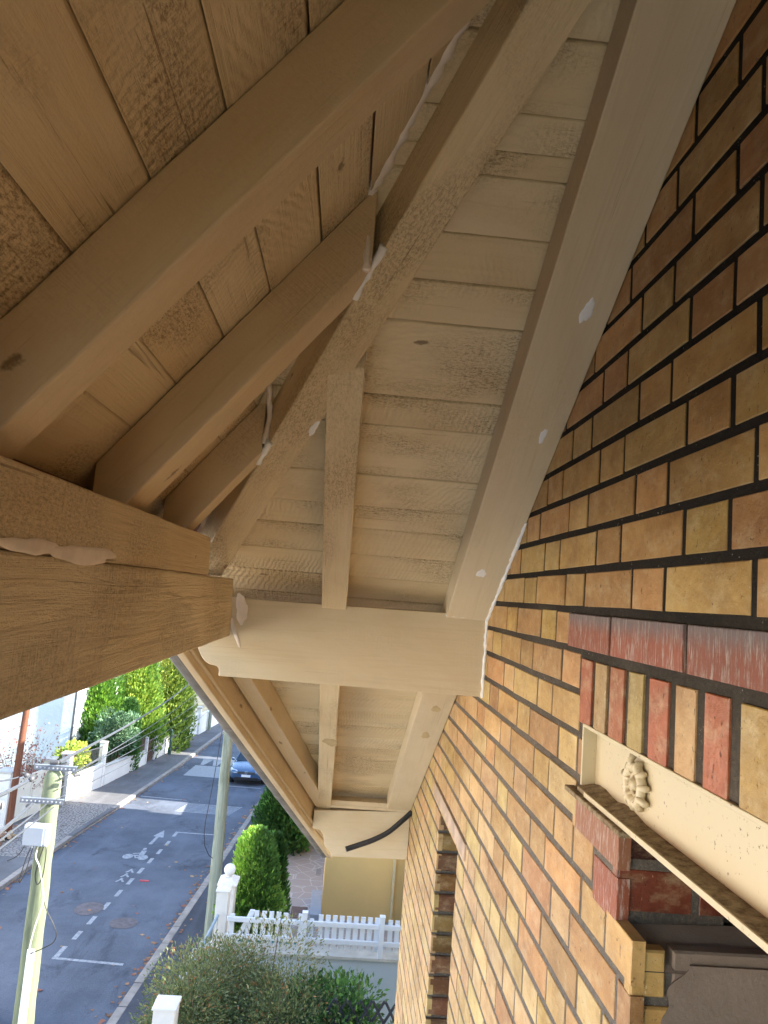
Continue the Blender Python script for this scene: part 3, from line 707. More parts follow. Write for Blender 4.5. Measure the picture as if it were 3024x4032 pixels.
def strip(tabL, tabR, dz, y0, y1, name, mat, n=60):
    g = MB()
    for i in range(n):
        a = y0 + (y1 - y0) * i / n; b = y0 + (y1 - y0) * (i + 1) / n
        g.poly([(tabL(a), a, zr(a) + dz), (tabR(a), a, zr(a) + dz), (tabR(b), b, zr(b) + dz), (tabL(b), b, zr(b) + dz)])
    return structure(g.build(name, mat))
fl = lambda y: interp(KL, y); fr = lambda y: interp(KR, y); fw = lambda y: interp(WL, y)
FR = lambda y: fr(y) + 1.45
g = MB(); g.poly([(-400, -300, zr(-300) - .35), (400, -300, zr(-300) - .35), (400, 900, zr(900) - .35), (-400, 900, zr(900) - .35)])
structure(g.build('ground', simple('bare_earth_and_grass', (.10, .095, .06), .95, .4, .6, .02)))
strip(fl, fr, 0, -10, 140, 'road', M['asphalt'], 90)
strip(lambda y: fw(y) - .3, fl, .115, -10, 140, 'far_pavement', M['pave'], 90)
strip(fr, FR, .115, -10, 140, 'near_pavement', M['pave_dark'], 90)
def kerb(f, side, name):
    g = MB(); r = random.Random(5); y = -10.0
    while y < 90:
        L = 1.0; a, b = y + .006, y + L - .006; w_ = .20
        x0, x1 = f(a), f(b); o = side * w_
        dz = .125 + r.uniform(-.006, .006)
        drop = -.07 if (side < 0 and 26.5 < y < 31) else 0
        g.hexa([(x0, a, zr(a) - .1), (x0 + o, a, zr(a) - .1), (x1 + o, b, zr(b) - .1), (x1, b, zr(b) - .1),
                (x0, a, zr(a) + dz + drop), (x0 + o, a, zr(a) + dz + drop), (x1 + o, b, zr(b) + dz + drop), (x1, b, zr(b) + dz + drop)])
        y += L
    return structure(g.build(name, M['kerb'], bevel=.02))
kerb(fl, -1, 'far_kerb'); kerb(fr, 1, 'near_kerb')
# cobbled crossing in front of the gate opposite
def cobble():
    n = NT('granite_setts'); P = n.tc.outputs['Object']
    e = n.vor(n.mapping((8.5, 6.2, 1), P), 1.0, 'DISTANCE_TO_EDGE'); m_ = n.ramp(e, [(.03, 0.), (.11, 1.)])
    c = n.mix((.10, .085, .07), n.mix((.22, .20, .19), (.34, .31, .29), n.noise(P, 5, 3)), m_)
    return n.fin(c, .85, n.bump(m_, .8, .02))
g = MB()
for i in range(12):
    a = 24.5 + (31.4 - 24.5) * i / 12; b = 24.5 + (31.4 - 24.5) * (i + 1) / 12
    g.poly([(fw(a) + .02, a, zr(a) + .121), (fl(a) - .2, a, zr(a) + .121), (fl(b) - .2, b, zr(b) + .121), (fw(b) + .02, b, zr(b) + .121)])
structure(g.build('cobbled_path', cobble()))
# painted markings
def sheet(pts, name, mat, dz=.004):
    g = MB(); g.poly([(x, y, zr(y) + dz) for x, y in pts]); return structure(g.build(name, mat))
def many(polys, name, mat, dz=.004):
    g = MB()
    for p in polys: g.poly([(x, y, zr(y) + dz) for x, y in p])
    return structure(g.build(name, mat))
def dash(x, y, L, w_=.12): return [(x - w_ / 2, y), (x + w_ / 2, y), (x + w_ / 2 + .018 * L, y + L), (x - w_ / 2 + .018 * L, y + L)]
ds = [dash(-6.03, 18.2, .60), dash(-5.97, 19.18, .5)]
y = 20.1
while y < 27.3: ds.append(dash(-5.97 + .052 * (y - 19.2), y, .52)); y += .98
ds.append([(-6.10, 18.12), (-4.40, 17.98), (-4.40, 18.09), (-6.10, 18.22)])
ds.append([(-5.52, 28.55), (-3.95, 28.52), (-3.95, 28.63), (-5.52, 28.66)])
ds.append(dash(-5.55, 28.05, .62)); ds.append([(-5.4, 36.72), (-3.25, 36.6), (-3.25, 36.72), (-5.4, 36.85)])
many(ds, 'parking_marking', M['road_paint'])
many([[(-6.19, 26.97), (-6.07, 26.97), (-6.04, 27.86), (-5.86, 27.84), (-6.05, 28.75), (-6.27, 27.97), (-6.15, 27.9)]], 'arrow_marking', M['road_paint'])
def ell(cx_, cy_, a, b, n=24): return [(cx_ + a * cos(2 * pi * k / n), cy_ + b * sin(2 * pi * k / n)) for k in range(n)]
def linep(a, b, w_):
    d = Vector((b[0] - a[0], b[1] - a[1])).normalized(); q = Vector((-d.y, d.x)) * w_ / 2
    return [(a[0] + q.x, a[1] + q.y), (a[0] - q.x, a[1] - q.y), (b[0] - q.x, b[1] - q.y), (b[0] + q.x, b[1] + q.y)]
# rider and bicycle, lying across the lane
bk = [ell(-6.50, 25.56, .165, .25), ell(-5.99, 25.53, .165, .25)]
bk += [linep((-6.42, 25.86), (-6.10, 26.0), .07), linep((-6.10, 25.72), (-6.13, 26.25), .17), linep((-6.13, 25.72), (-6.36, 25.70), .10), linep((-6.30, 25.72), (-6.22, 25.45), .05), linep((-6.22, 25.42), (-6.12, 25.66), .05)]
bk += [ell(-6.16, 26.42, .065, .12), linep((-6.36, 25.70), (-6.36, 25.55), .05)]
many(bk, 'bicycle_marking', M['road_paint'])
ch = []
for (xa, ya_) in ((-6.08, 23.2), (-6.05, 23.62), (-6.02, 24.04)):
    ch += [linep((xa - .10, ya_), (xa, ya_ + .22), .07), linep((xa + .12, ya_ + .02), (xa + .02, ya_ + .22), .07), linep((xa - .02, ya_ + .20), (xa + .01, ya_ + .34), .07)]
many(ch, 'chevron_marking', M['road_paint'])
many([[(-7.45, 38.45), (-4.9, 38.3), (-5.0, 41.15), (-7.36, 41.2)]], 'speed_hump_patch', M['road_paint_old'])
many([[(-7.14, 41.4), (-6.95, 41.35), (-6.72, 42.8), (-7.25, 42.85)], [(-6.45, 41.3), (-6.2, 41.3), (-6.1, 42.8), (-6.65, 42.85)], [(-5.8, 41.3), (-5.5, 41.3), (-5.45, 42.8), (-6.0, 42.8)], [(-7.3, 42.9), (-5.4, 42.8), (-5.4, 42.95), (-7.3, 43.05)]], 'zebra_marking', M['road_paint'], .008)
rb = []
for i in range(8):
    y = 31.55 + i * .19; rb.append([(-6.3 + .035 * i, y), (-4.0 + .05 * i, y - .12), (-4.0 + .05 * i, y - .03), (-6.3 + .035 * i, y + .09)])
many(rb, 'rumble_marking', M['road_paint'])
many([[(-8.3, 33.62), (-6.2, 33.4), (-6.2, 33.48), (-8.3, 33.72)]], 'pale_line', M['road_paint'])  # thin pale line across the far lane
iron_cover = simple('rusty_cover_and_patch', (.125, .105, .11), .85, .3, 8, .006)
many([ell(-6.25, 21.1, .38, .46), ell(-5.07, 20.3, .36, .36)], 'road_patches', iron_cover, .006)
# fallen leaves
g = MB(); r = random.Random(77)
LC = [(.26, .11, .05), (.32, .17, .08), (.20, .10, .05), (.36, .25, .14), (.30, .12, .07)]
def leaf_flat(g, x, y, z, s, c):
    a = r.uniform(0, 6.28); p = []
    for k in range(5):
        t = a + k * 1.2566; q = s * r.uniform(.5, 1.1); p.append((x + cos(t) * q, y + sin(t) * q, z + r.uniform(.004, .03)))
    g.poly(p, 0, c)
for i in range(900):
    y = 12 + 40 * r.random() ** 1.2; side = r.random()
    if side < .45: x = fr(y) - abs(r.gauss(0, .16)) - .02; z = zr(y)
    elif side < .60: x = fr(y) + .2 + r.random() * 1.1; z = zr(y) + .12
    elif side < .80: x = fl(y) + abs(r.gauss(0, .12)); z = zr(y)
    elif side < .95: x = fw(y) + abs(r.gauss(0, .25)); z = zr(y) + .12
    else: x = r.uniform(fl(y), fr(y)); z = zr(y)
    leaf_flat(g, x, y, z, r.uniform(.035, .085), vc(r.choice(LC), r, .2))
M['leaf_dead'] = simple('dead_leaf', (1, 1, 1), .8, .1, 5, usecol=True)
o = g.build('fallen_leaves', M['leaf_dead']); tag(o, 'brown fallen leaves scattered along the kerbs and walls', 'fallen leaves', kind='stuff')
g = MB(); g.box(-5.50, -5.22, 23.35, 23.43, zr(23.4), zr(23.4) + .03, 0)
o = g.build('litter', simple('faded_red_plastic', (.45, .06, .07), .5), bevel=.01); tag(o, 'small red scrap of litter lying on the road by the dashes', 'litter')

# ------------------------------------------------------------------ plants
def foliage_mat(name, rough=.55, trans=.25):
    n = NT(name)
    c = n.mix(n.at.outputs[0], n.mix(n.at.outputs[0], (1.5, 1.5, 1.3), 1.0, 'MULTIPLY'), n.noise(n.tc.outputs['Object'], 3, 3))
    n.fin(c, rough, spec=.3)
    ts = n.t.nodes.new('ShaderNodeBsdfTranslucent'); n.link(c, ts.inputs[0]); mx = n.t.nodes.new('ShaderNodeMixShader'); mx.inputs[0].default_value = trans
    out = [x for x in n.t.nodes if x.type == 'OUTPUT_MATERIAL'][0]
    n.link(n.b.outputs[0], mx.inputs[1]); n.link(ts.outputs[0], mx.inputs[2]); n.link(mx.outputs[0], out.inputs[0]); return n.m
M['fol'] = foliage_mat('foliage'); M['bark'] = simple('bark', (.14, .10, .07), .9, .3, 12, .01)
def conifer(name, label, base, W, H, cols, n, ls, seed, group=None, squash=1.0, parentcat='conifer', lean=0, pw=3.6):
    r = random.Random(seed); t = thing(name, label, parentcat, base, group)
    bx, by, bz = base; g = MB()
    lobes = [(r.uniform(-.55, .55) * W * .6, r.uniform(-.5, .5) * W * squash * .6, r.uniform(.55, 1.05) * H, r.uniform(.25, .5) * W) for _ in range(9)] + [(0, 0, H, W * .62)] * 2
    for i in range(n):
        lx, ly, lh, lw = r.choice(lobes)
        u = r.random() ** .85; z = u * lh
        rad = lw * (1 - u ** pw) ** .55 * (0.78 + .22 * min(1, u * 6)) * r.uniform(.70, 1.12) * (1 + .16 * sin(7 * u + lx * 9))
        a = r.uniform(0, 2 * pi)
        x = lx * (1 - .4 * u) + rad * cos(a); y = ly * (1 - .4 * u) + rad * sin(a) * squash
        p = Vector((bx + x, by + y, bz + z))
        d = Vector((cos(a) * .55, sin(a) * .55, r.uniform(.5, 1.3))).normalized()
        s = d.cross(Vector((r.gauss(0, 1), r.gauss(0, 1), r.gauss(0, 1)))).normalized()
        L = ls * r.uniform(.6, 1.5); w_ = L * r.uniform(.16, .28)
        ci = (sin(x * 3 / W + seed) + sin(y * 2.3 / W) + sin(z * 5 / H + a) + r.gauss(0, .7))
        c = cols[0] if ci > 1.0 else cols[1] if ci > -.4 else cols[2]
        c = vc(c, r, .2)
        g.poly([p - s * w_ * .5, p + d * L * .55 - s * w_ * .9, p + d * L + s * w_ * .1, p + d * L * .5 + s * w_ * .9], 0, c)
        if i % 3 == 0:
            q = p + d * L * .3; e = (d + s * 1.2).normalized(); g.poly([q, q + e * L * .5 + d * w_ * .4, q + e * L * .75, q + e * L * .45 - d * w_ * .5], 0, c)
    g.build('crown', M['fol'], t)
    g = MB(); g.tube([(bx, by, bz - .3), (bx + .03, by, bz + H * .4), (bx, by, bz + H * .85)], [W * .07, W * .05, W * .015], 8)
    for k in range(7):
        a = r.uniform(0, 6.28); h = H * r.uniform(.1, .6); g.tube([(bx, by, bz + h), (bx + cos(a) * W * .35, by + sin(a) * W * .35, bz + h + H * .1)], [W * .02, W * .008], 5)
    g.build('trunk', M['bark'], t); return t
def shrub(name, label, base, W, D, H, cols, n, ls, seed, cat='shrub', stems=14, broad=.5, top=.0, flowers=None, leafmix=None):
    r = random.Random(seed); t = thing(name, label, cat, base); bx, by, bz = base; g = MB()
    cl = [(r.uniform(-.8, .8) * W / 2, r.uniform(-.8, .8) * D / 2, r.uniform(.45, .9) * H, r.uniform(.22, .36) * min(W, D)) for _ in range(26)]
    for i in range(n):
        cx_, cy_, cz_, cr = r.choice(cl)
        v = Vector((r.gauss(0, 1), r.gauss(0, 1), r.gauss(0, 1))).normalized() * cr * r.uniform(.55, 1.12)
        p = Vector((bx + cx_ + v.x, by + cy_ + v.y, max(bz + .05, bz + cz_ + v.z * .85)))
        d = (v.normalized() + Vector((r.gauss(0, .5), r.gauss(0, .5), r.gauss(.35, .5)))).normalized()
        s = d.cross(Vector((r.gauss(0, 1), r.gauss(0, 1), r.gauss(0, 1)))).normalized(); L = ls * r.uniform(.6, 1.4); w_ = L * broad * .5
        ci = r.gauss(0, .8) + sin(cx_ * 4 + seed) + sin(cy_ * 3)
        c = cols[0] if ci > .7 else cols[1] if ci > -.5 else cols[2]
        if leafmix and r.random() < leafmix[0]: c = leafmix[1]
        g.poly([p, p + d * L * .5 - s * w_, p + d * L, p + d * L * .5 + s * w_], 0, vc(c, r, .22))
    g.build('crown', M['fol'], t)
    g = MB()
    for k in range(stems):
        cx_, cy_, cz_, cr = cl[k % len(cl)]; g.tube([(bx + cx_ * .15, by + cy_ * .15, bz - .1), (bx + cx_ * .6, by + cy_ * .6, bz + cz_ * .55), (bx + cx_, by + cy_, bz + cz_ + cr * .9)], [.022, .015, .005], 5)
    g.build('stem', M['bark'], t); return t

# ------------------------------------------------------------------ opposite side of the street
WH = simple('white_render', (.78, .765, .73), .85, .06, 1.2, .004)
GR = simple('pale_grey_render', (.55, .56, .55), .85, .08, 1.2, .004)
CAPM = simple('concrete_capping', (.50, .48, .44), .85, .15, 3, .006)
DK = simple('dark_steel', (.05, .055, .065), .5, .2, 5)
def lowwall(y0, y1, h0, h1, mat, label, th=.2, name='garden_wall', cat='garden wall', cap=True, group=None, sections=1):
    b = (fw(y0) - th / 2, y0, zr(y0) + .1); t = thing(name, label, cat, b, group)
    n = 6; g = MB()
    for i in range(n):
        a = y0 + (y1 - y0) * i / n; c = y0 + (y1 - y0) * (i + 1) / n; ha = h0 + (h1 - h0) * i / n; hb = h0 + (h1 - h0) * (i + 1) / n
        g.hexa([(fw(a) - th, a, zr(a)), (fw(a), a, zr(a)), (fw(c), c, zr(c)), (fw(c) - th, c, zr(c)), (fw(a) - th, a, zr(a) + ha), (fw(a), a, zr(a) + ha), (fw(c), c, zr(c) + hb), (fw(c) - th, c, zr(c) + hb)])
    g.build('wall', mat, t)
    if cap:
        g = MB(); g.hexa([(fw(y0) - th - .03, y0, zr(y0) + h0 + .002), (fw(y0) + .03, y0, zr(y0) + h0 + .002), (fw(y1) + .03, y1, zr(y1) + h1 + .002), (fw(y1) - th - .03, y1, zr(y1) + h1 + .002),
                          (fw(y0) - th - .03, y0, zr(y0) + h0 + .05), (fw(y0) + .03, y0, zr(y0) + h0 + .05), (fw(y1) + .03, y1, zr(y1) + h1 + .05), (fw(y1) - th - .03, y1, zr(y1) + h1 + .05)])
        g.build('capping', CAPM, t)
    return t
def pier(y, h, w_, mat, label, capo=.05, name='gate_pier', cat='pier', x=None, ch_=.12):
    x = fw(y) if x is None else x; b = (x - w_ / 2, y, zr(y) + .1); t = thing(name, label, cat, b)
    g = MB(); g.box(x - w_, x, y - w_ / 2, y + w_ / 2, zr(y) - .1, zr(y) + h - ch_); g.build('shaft', mat, t, bevel=.01)
    g = MB(); zt_ = zr(y) + h - ch_; g.box(x - w_ - capo, x + capo, y - w_ / 2 - capo, y + w_ / 2 + capo, zt_ + .001, zt_ + .07)
    g.hexa([(x - w_ - capo, y - w_ / 2 - capo, zt_ + .071), (x + capo, y - w_ / 2 - capo, zt_ + .071), (x + capo, y + w_ / 2 + capo, zt_ + .071), (x - w_ - capo, y + w_ / 2 + capo, zt_ + .071),
            (x - w_ * .6, y - w_ * .1, zt_ + ch_), (x - w_ * .4, y - w_ * .1, zt_ + ch_), (x - w_ * .4, y + w_ * .1, zt_ + ch_), (x - w_ * .6, y + w_ * .1, zt_ + ch_)])
    g.build('cap', CAPM, t, bevel=.008); return t
pier(27.3, 2.25, .48, WH, 'white pier left of the brown pole across the street', ch_=.16)
def panelgate(y0, y1, h, mat, label, cat='gate', th=.06):
    t = thing('street_gate', label, cat, (fw(y0) - .1, y0, zr(y0) + .12)); g = MB(); N = 2
    for i in range(N):
        a = y0 + (y1 - y0) * i / N + .01; c = y0 + (y1 - y0) * (i + 1) / N - .01
        g = MB(); g.hexa([(fw(a) - .12 - th, a, zr(a) + .15), (fw(a) - .12, a, zr(a) + .15), (fw(c) - .12, c, zr(c) + .15), (fw(c) - .12 - th, c, zr(c) + .15),
                          (fw(a) - .12 - th, a, zr(a) + h), (fw(a) - .12, a, zr(a) + h), (fw(c) - .12, c, zr(c) + h), (fw(c) - .12 - th, c, zr(c) + h)])
        o = g.build('leaf', mat, t, bevel=.01)
        g = MB(); d = .12; g.hexa([(fw(a + d) - .125, a + d, zr(a) + .35), (fw(a + d) - .105, a + d, zr(a) + .35), (fw(c - d) - .105, c - d, zr(c) + .35), (fw(c - d) - .125, c - d, zr(c) + .35),
                                   (fw(a + d) - .125, a + d, zr(a) + h - .2), (fw(a + d) - .105, a + d, zr(a) + h - .2), (fw(c - d) - .105, c - d, zr(c) + h - .2), (fw(c - d) - .125, c - d, zr(c) + h - .2)])
        g.build('raised_panel', mat, o, bevel=.01)
    return t
panelgate(27.7, 30.0, 1.75, simple('cream_gate_paint', (.66, .64, .55), .6, .06), 'cream double gate with raised panels behind the brown pole')
pier(30.2, 2.15, .42, simple('stained_white_render', (.62, .58, .48), .85, .2, 3, .004), 'stained pale pier between the cream gate and the dark gate')
def railing(y0, y1, z0, z1, mat, label, name='railing', cat='railing', nb=22, pitch_follow=True):
    t = thing(name, label, cat, (fw(y0) - .1, y0, zr(y0) + z0)); g = MB()
    for i in range(nb):
        y = y0 + (y1 - y0) * (i + .5) / nb; x = fw(y) - .1; g.tube([(x, y, zr(y) + z0), (x, y, zr(y) + z1)], .011, 6)
    g.build('bars', mat, t)
    for q in (z0 + .06, z1 - .05):
        g = MB(); g.tube([(fw(y0) - .1, y0, zr(y0) + q), (fw(y1) - .1, y1, zr(y1) + q)], .02, 6); g.build('rail', mat, t)
    return t
railing(30.5, 31.45, .2, 1.75, DK, 'dark barred gate left of the tall grey pier', 'barred_gate', 'gate', 9)
pier(31.68, 2.1, .36, GR, 'pale grey pier at the start of the sunlit white wall', ch_=.1)
lowwall(31.87, 34.35, 1.0, 1.2, WH, 'sunlit white garden wall under the dark railing', cap=False)
railing(31.9, 34.35, 1.1, 1.95, DK, 'dark metal railing standing on the sunlit white wall', nb=24)
pier(34.5, 2.1, .28, WH, 'tall slim white post right of the dark railing', .015, 'fence_post', 'post', ch_=.06)
lowwall(34.66, 39.9, .95, .80, WH, 'long low white wall below the tall conifers')
t0_ = pier(40.05, 1.5, .16, WH, 'slim white post left of the brown wicket', .01, 'fence_post', 'post', ch_=.05)
BRW = simple('brown_stained_wood', (.13, .075, .055), .8, .3, 6, .004)
t = thing('wicket_gate', 'brown slatted wicket gate between two slim white posts', 'gate', (fw(40.7) - .08, 40.75, zr(40.7) + .12))
g = MB()
for i in range(8):
    y = 40.2 + .145 * i; x = fw(y) - .08; g.box(x - .02, x, y, y + .11, zr(y) + .17, zr(y) + 1.3)
g.build('slats', BRW, t)
pier(41.45, 1.35, .14, WH, 'slim white post right of the brown wicket', .01, 'fence_post', 'post', ch_=.05)
t = thing('slatted_fence', 'brown slatted fence panel on the low wall beside the wicket', 'fence', (fw(39.2) - .08, 39.2, zr(39.2) + .85)); g = MB()
for i in range(10):
    y = 38.6 + .14 * i; x = fw(y) - .12; g.box(x - .02, x, y, y + .10, zr(y) + .86, zr(y) + 1.5)
g.build('slats', BRW, t)
lowwall(41.6, 44.9, .95, .95, WH, 'white wall with wavy capping behind the green post')
t = thing('street_post', 'dark green metal post standing on the far pavement', 'post', (-9.30, 43.2, zr(43.2) + .12)); g = MB()
g.lathe((-9.30, 43.2, zr(43.2) + .1), [(.10, 0), (.10, .28), (.075, .33), (.065, .36), (.065, 1.30), (.085, 1.32), (.085, 1.36), (.03, 1.42)], 14); g.build('shaft', simple('dark_green_paint', (.03, .075, .065), .5), t, smooth=False)
lowwall(44.95, 48.0, 1.0, 1.15, WH, 'pale wall section beyond the green post', cap=False)
pier(48.07, 1.35, .22, CAPM, 'small concrete pier left of the white board gate', .01, 'fence_post', 'post', ch_=.05)
panelgate(48.3, 50.8, 1.55, simple('white_gate_paint', (.80, .81, .82), .6, .03), 'plain white board gate beyond the small concrete pier')
pier(51.0, 2.0, .34, WH, 'far white pier with stone cap right of the board gate', .06, ch_=.12)
lowwall(51.2, 57.5, 1.45, 1.35, WH, 'farthest bright white wall meeting the gutter', cap=False)
def pole(x, y, H, r0, r1, mat, label, n=22, seed=1, name='utility_pole', lean=(0, 0), point=False, zb=None):
    r = random.Random(seed); zb = zr(y) if zb is None else zb; t = thing(name, label, 'pole', (x, y, zb)); g = MB(); P = []; RR = []
    for i in range(n + 1):
        u = i / n; P.append((x + lean[0] * u + r.gauss(0, .004), y + lean[1] * u + r.gauss(0, .004), zb - .3 + (H + .3) * u)); RR.append(r0 + (r1 - r0) * u + r.gauss(0, .002))
    if point: P += [(x + lean[0], y + lean[1], zb + H + .07), (x + lean[0], y + lean[1], zb + H + .13)]; RR += [r1 * .62, r1 * .08]
    g.tube(P, RR, 20); g.build('shaft', mat, t, smooth=True); return t
def pole_mat(name, a, b, st):
    n = NT(name); P = n.tc.outputs['Object']
    gr_ = n.noise(n.mapping((22, 22, .9), P), 1.0, 5, .65, .3)
    c = n.mix(a, b, n.ramp(gr_, [(.35, 0.), (.68, 1.)])); c = n.mix(c, st, n.ramp(n.noise(n.mapping((5, 5, 1.2), P), 1.0, 4, .6), [(.52, 0.), (.74, .8)]))
    return n.fin(c, .85, n.bump(gr_, .6, .006), spec=.2)
PG = pole_mat('treated_green_pole', (.14, .16, .10), (.20, .23, .145), (.07, .085, .055))
PG2 = pole_mat('weathered_grey_green_pole', (.22, .25, .20), (.34, .37, .30), (.12, .14, .09))
PB = pole_mat('creosoted_brown_pole', (.13, .05, .03), (.20, .085, .05), (.07, .03, .02))
pole(-11.15, 27.0, 7.2, .125, .105, PB, 'reddish brown wooden pole in front of the white gable', seed=3, lean=(.15, 0))
pole(-8.82, 53.1, 7.0, .12, .10, PG2, 'thin grey pole far down the street by the bright wall', seed=5)
pole(-2.64, 19.4, 7.4, .165, .105, PG2, 'weathered green pole on the near pavement beside the gutter end', seed=6, zb=zr(19.4) + .1, lean=(-.09, 0))
# cable running down the second pole
t = thing('cable', 'thin black cable hanging down the left side of the weathered green pole', 'cable', (-2.85, 19.25, -3.6)); g = MB()
g.tube([(-2.80, 19.22, -3.2), (-2.86, 19.2, -4.0), (-2.92, 19.2, -4.9), (-2.98, 19.2, -5.6), (-3.03, 19.2, -6.1), (-3.03, 19.2, -6.4), (-2.98, 19.2, -6.7), (-2.86, 19.22, -6.92), (-2.76, 19.25, -7.0)], .009, 6); g.build('wire', M['black'], t)
# near pole with its fittings
PX, PY = -3.61, 10.0
pole(PX, PY, 5.85, .142, .112, PG, 'bright green treated pole topped by two metal cross arms', seed=9, point=True, zb=zr(10) + .1, lean=(-.02, 0))
GALV = simple('galvanised_steel', (.15, .165, .19), .55, .2, 12)
BOLT = simple('bolt_heads', (.36, .37, .40), .5)
for (nm, zc, x0, x1, lab, yy) in (('cross_arm', -2.60, -3.87, -3.32, 'upper galvanised cross arm above the tip of the green pole', 9.93), ('cross_arm', -3.0, -3.96, -3.41, 'lower galvanised cross arm strapped to the green pole', 9.84)):
    t = thing(nm, lab, 'cross arm', ((x0 + x1) / 2, yy, zc)); g = MB()
    g.box(x0, x1, yy - .003, yy + .003, zc - .035, zc + .022); g.box(x0, x1, yy - .003, yy + .05, zc + .0225, zc + .028)
    g.build('channel', GALV, t)
    for i in range(10):
        x = x0 + .035 + (x1 - x0 - .07) * i / 9; g = MB(); g.tube([(x, yy - .012, zc - .005), (x, yy - .0035, zc - .005)], .010, 8); g.build('bolt', BOLT, t)
    g = MB()
    if zc > -2.8: g.box(-3.66, -3.60, 9.95, 9.99, -2.90, -2.64)
    else: g.tube([(PX + .118 * cos(a / 8 * pi), PY + .118 * sin(a / 8 * pi), -3.04) for a in range(17)], .008, 6)
    g.build('bracket', GALV, t)
for z_ in (-2.84, -3.15):
    pass
t = thing('junction_box', 'white plastic junction box fixed on the side of the green pole', 'junction box', (-3.66, 9.80, -3.52)); g = MB()
g.box(-3.83, -3.51, 9.74, 9.86, -3.54, -3.27); g.build('case', simple('white_plastic', (.40, .42, .45), .4, .03), t, bevel=.03)
g = MB(); g.box(-3.82, -3.57, 9.728, 9.7395, -3.525, -3.30); g.build('lid', simple('grey_white_plastic', (.27, .30, .35), .45, .03), t, bevel=.008)
g = MB(); g.lathe((-3.69, 9.73, -3.548), [(.012, 0), (.012, .02)], 10); g.build('lock', GALV, t)
t = thing('cable_duct', 'long white plastic duct running down the green pole', 'duct', (-3.57, 9.84, -6.5)); g = MB(); g.box(-3.625, -3.53, 9.835, 9.875, -8.4, -4.82); g.build('cover', simple('white_duct', (.78, .78, .78), .35, .02), t, bevel=.012)
def loop(pts, rad, mat, lab, n=12):
    P = [Vector(p) for p in pts]; Q = []
    for i in range(len(P) - 1):
        p0 = P[max(0, i - 1)]; p1 = P[i]; p2 = P[i + 1]; p3 = P[min(len(P) - 1, i + 2)]
        for k in range(n):
            t_ = k / n; Q.append(.5 * ((2 * p1) + (-p0 + p2) * t_ + (2 * p0 - 5 * p1 + 4 * p2 - p3) * t_ * t_ + (-p0 + 3 * p1 - 3 * p2 + p3) * t_ ** 3))
    Q.append(P[-1]); t = thing('cable', lab, 'cable', tuple(P[0])); g = MB(); g.tube(Q, rad, 6); g.build('wire', mat, t); return t
CW = simple('white_cable', (.66, .63, .52), .5)
loop([(-3.64, 9.83, -3.54), (-3.66, 9.82, -3.68), (-3.60, 9.82, -3.80), (-3.54, 9.82, -3.98), (-3.50, 9.82, -4.16), (-3.50, 9.82, -4.28), (-3.56, 9.82, -4.55), (-3.60, 9.83, -4.85)], .010, CW, 'cream cable wandering from the junction box to the white duct')
loop([(-3.58, 9.84, -3.54), (-3.62, 9.83, -3.75), (-3.64, 9.83, -3.92), (-3.59, 9.82, -4.02), (-3.54, 9.82, -3.9), (-3.54, 9.83, -3.62), (-3.57, 9.84, -3.54)], .007, M['black'], 'black cable loop hanging under the junction box')
loop([(-3.72, 9.80, -3.54), (-3.77, 9.79, -3.72), (-3.81, 9.78, -3.96), (-3.79, 9.78, -3.97), (-3.74, 9.79, -3.8), (-3.70, 9.80, -3.54)], .007, M['black'], 'long black cable loop left of the green pole')
loop([(-3.80, 9.79, -3.54), (-3.86, 9.76, -3.66), (-3.97, 9.72, -3.72)], .006, M['black'], 'short loose black cable end below the junction box')
loop([(-3.50, 9.84, -4.20), (-3.44, 9.82, -4.32), (-3.33, 9.80, -4.47), (-3.27, 9.80, -4.60), (-3.30, 9.80, -4.70), (-3.42, 9.81, -4.78), (-3.57, 9.83, -4.86)], .0065, M['black'], 'grey black cable bulging out right of the green pole')
# insulators and wires
def insul(p, d, lab, ribs=False, L=.17, rad=.035):
    d = Vector(d).normalized(); p = Vector(p); t = thing('insulator', lab, 'insulator', tuple(p)); g = MB(); P = []; RR = []
    N = 12
    for k in range(N + 1):
        u = k / N; P.append(p + d * L * u); RR.append(rad * (.35 if k in (0, N) else (1.0 if not ribs else (1.25 if k % 2 else .7))))
    g.tube(P, RR, 12); g.build('body', simple('grey_rubber' + str(len(bpy.data.materials)), (.06, .06, .065) if not ribs else (.20, .19, .18), .6), t); return t
def wire(a, b, rad, sag, lab, mat=None, n=24, group='overhead cables along the street'):
    a = Vector(a); b = Vector(b); t = thing('overhead_cable', lab, 'cable', tuple(a), group); g = MB()
    P = [a.lerp(b, k / n) + Vector((0, 0, -sag * 4 * (k / n) * (1 - k / n))) for k in range(n + 1)]
    g.tube(P, rad, 6); g.build('wire', mat or WIRE, t); return t
WIRE = simple('sheathed_cable', (.05, .055, .065), .6, .1, 5)
FP = Vector((-8.85, 53.1, zr(53.1)))
wire((-3.56, 9.93, -2.52), FP + Vector((0, 0, 5.6)), .022, .55, 'thickest cable running from the upper cross arm down the street')
wire((-3.34, 9.9, -2.64), FP + Vector((.15, 0, 4.3)), .008, .35, 'thin cable from the right end of the upper cross arm')
wire((-3.5, 9.9, -2.72), FP + Vector((.15, 0, 3.3)), .008, .35, 'thin cable leaving just under the pole tip')
wire((-3.52, 9.9, -2.86), FP + Vector((.1, 0, 2.6)), .007, .3, 'thin cable leaving the pole at its first strap')
wire((-3.5, 9.85, -2.97), FP + Vector((.1, 0, 1.8)), .007, .3, 'lowest thin cable leaving at the lower cross arm')
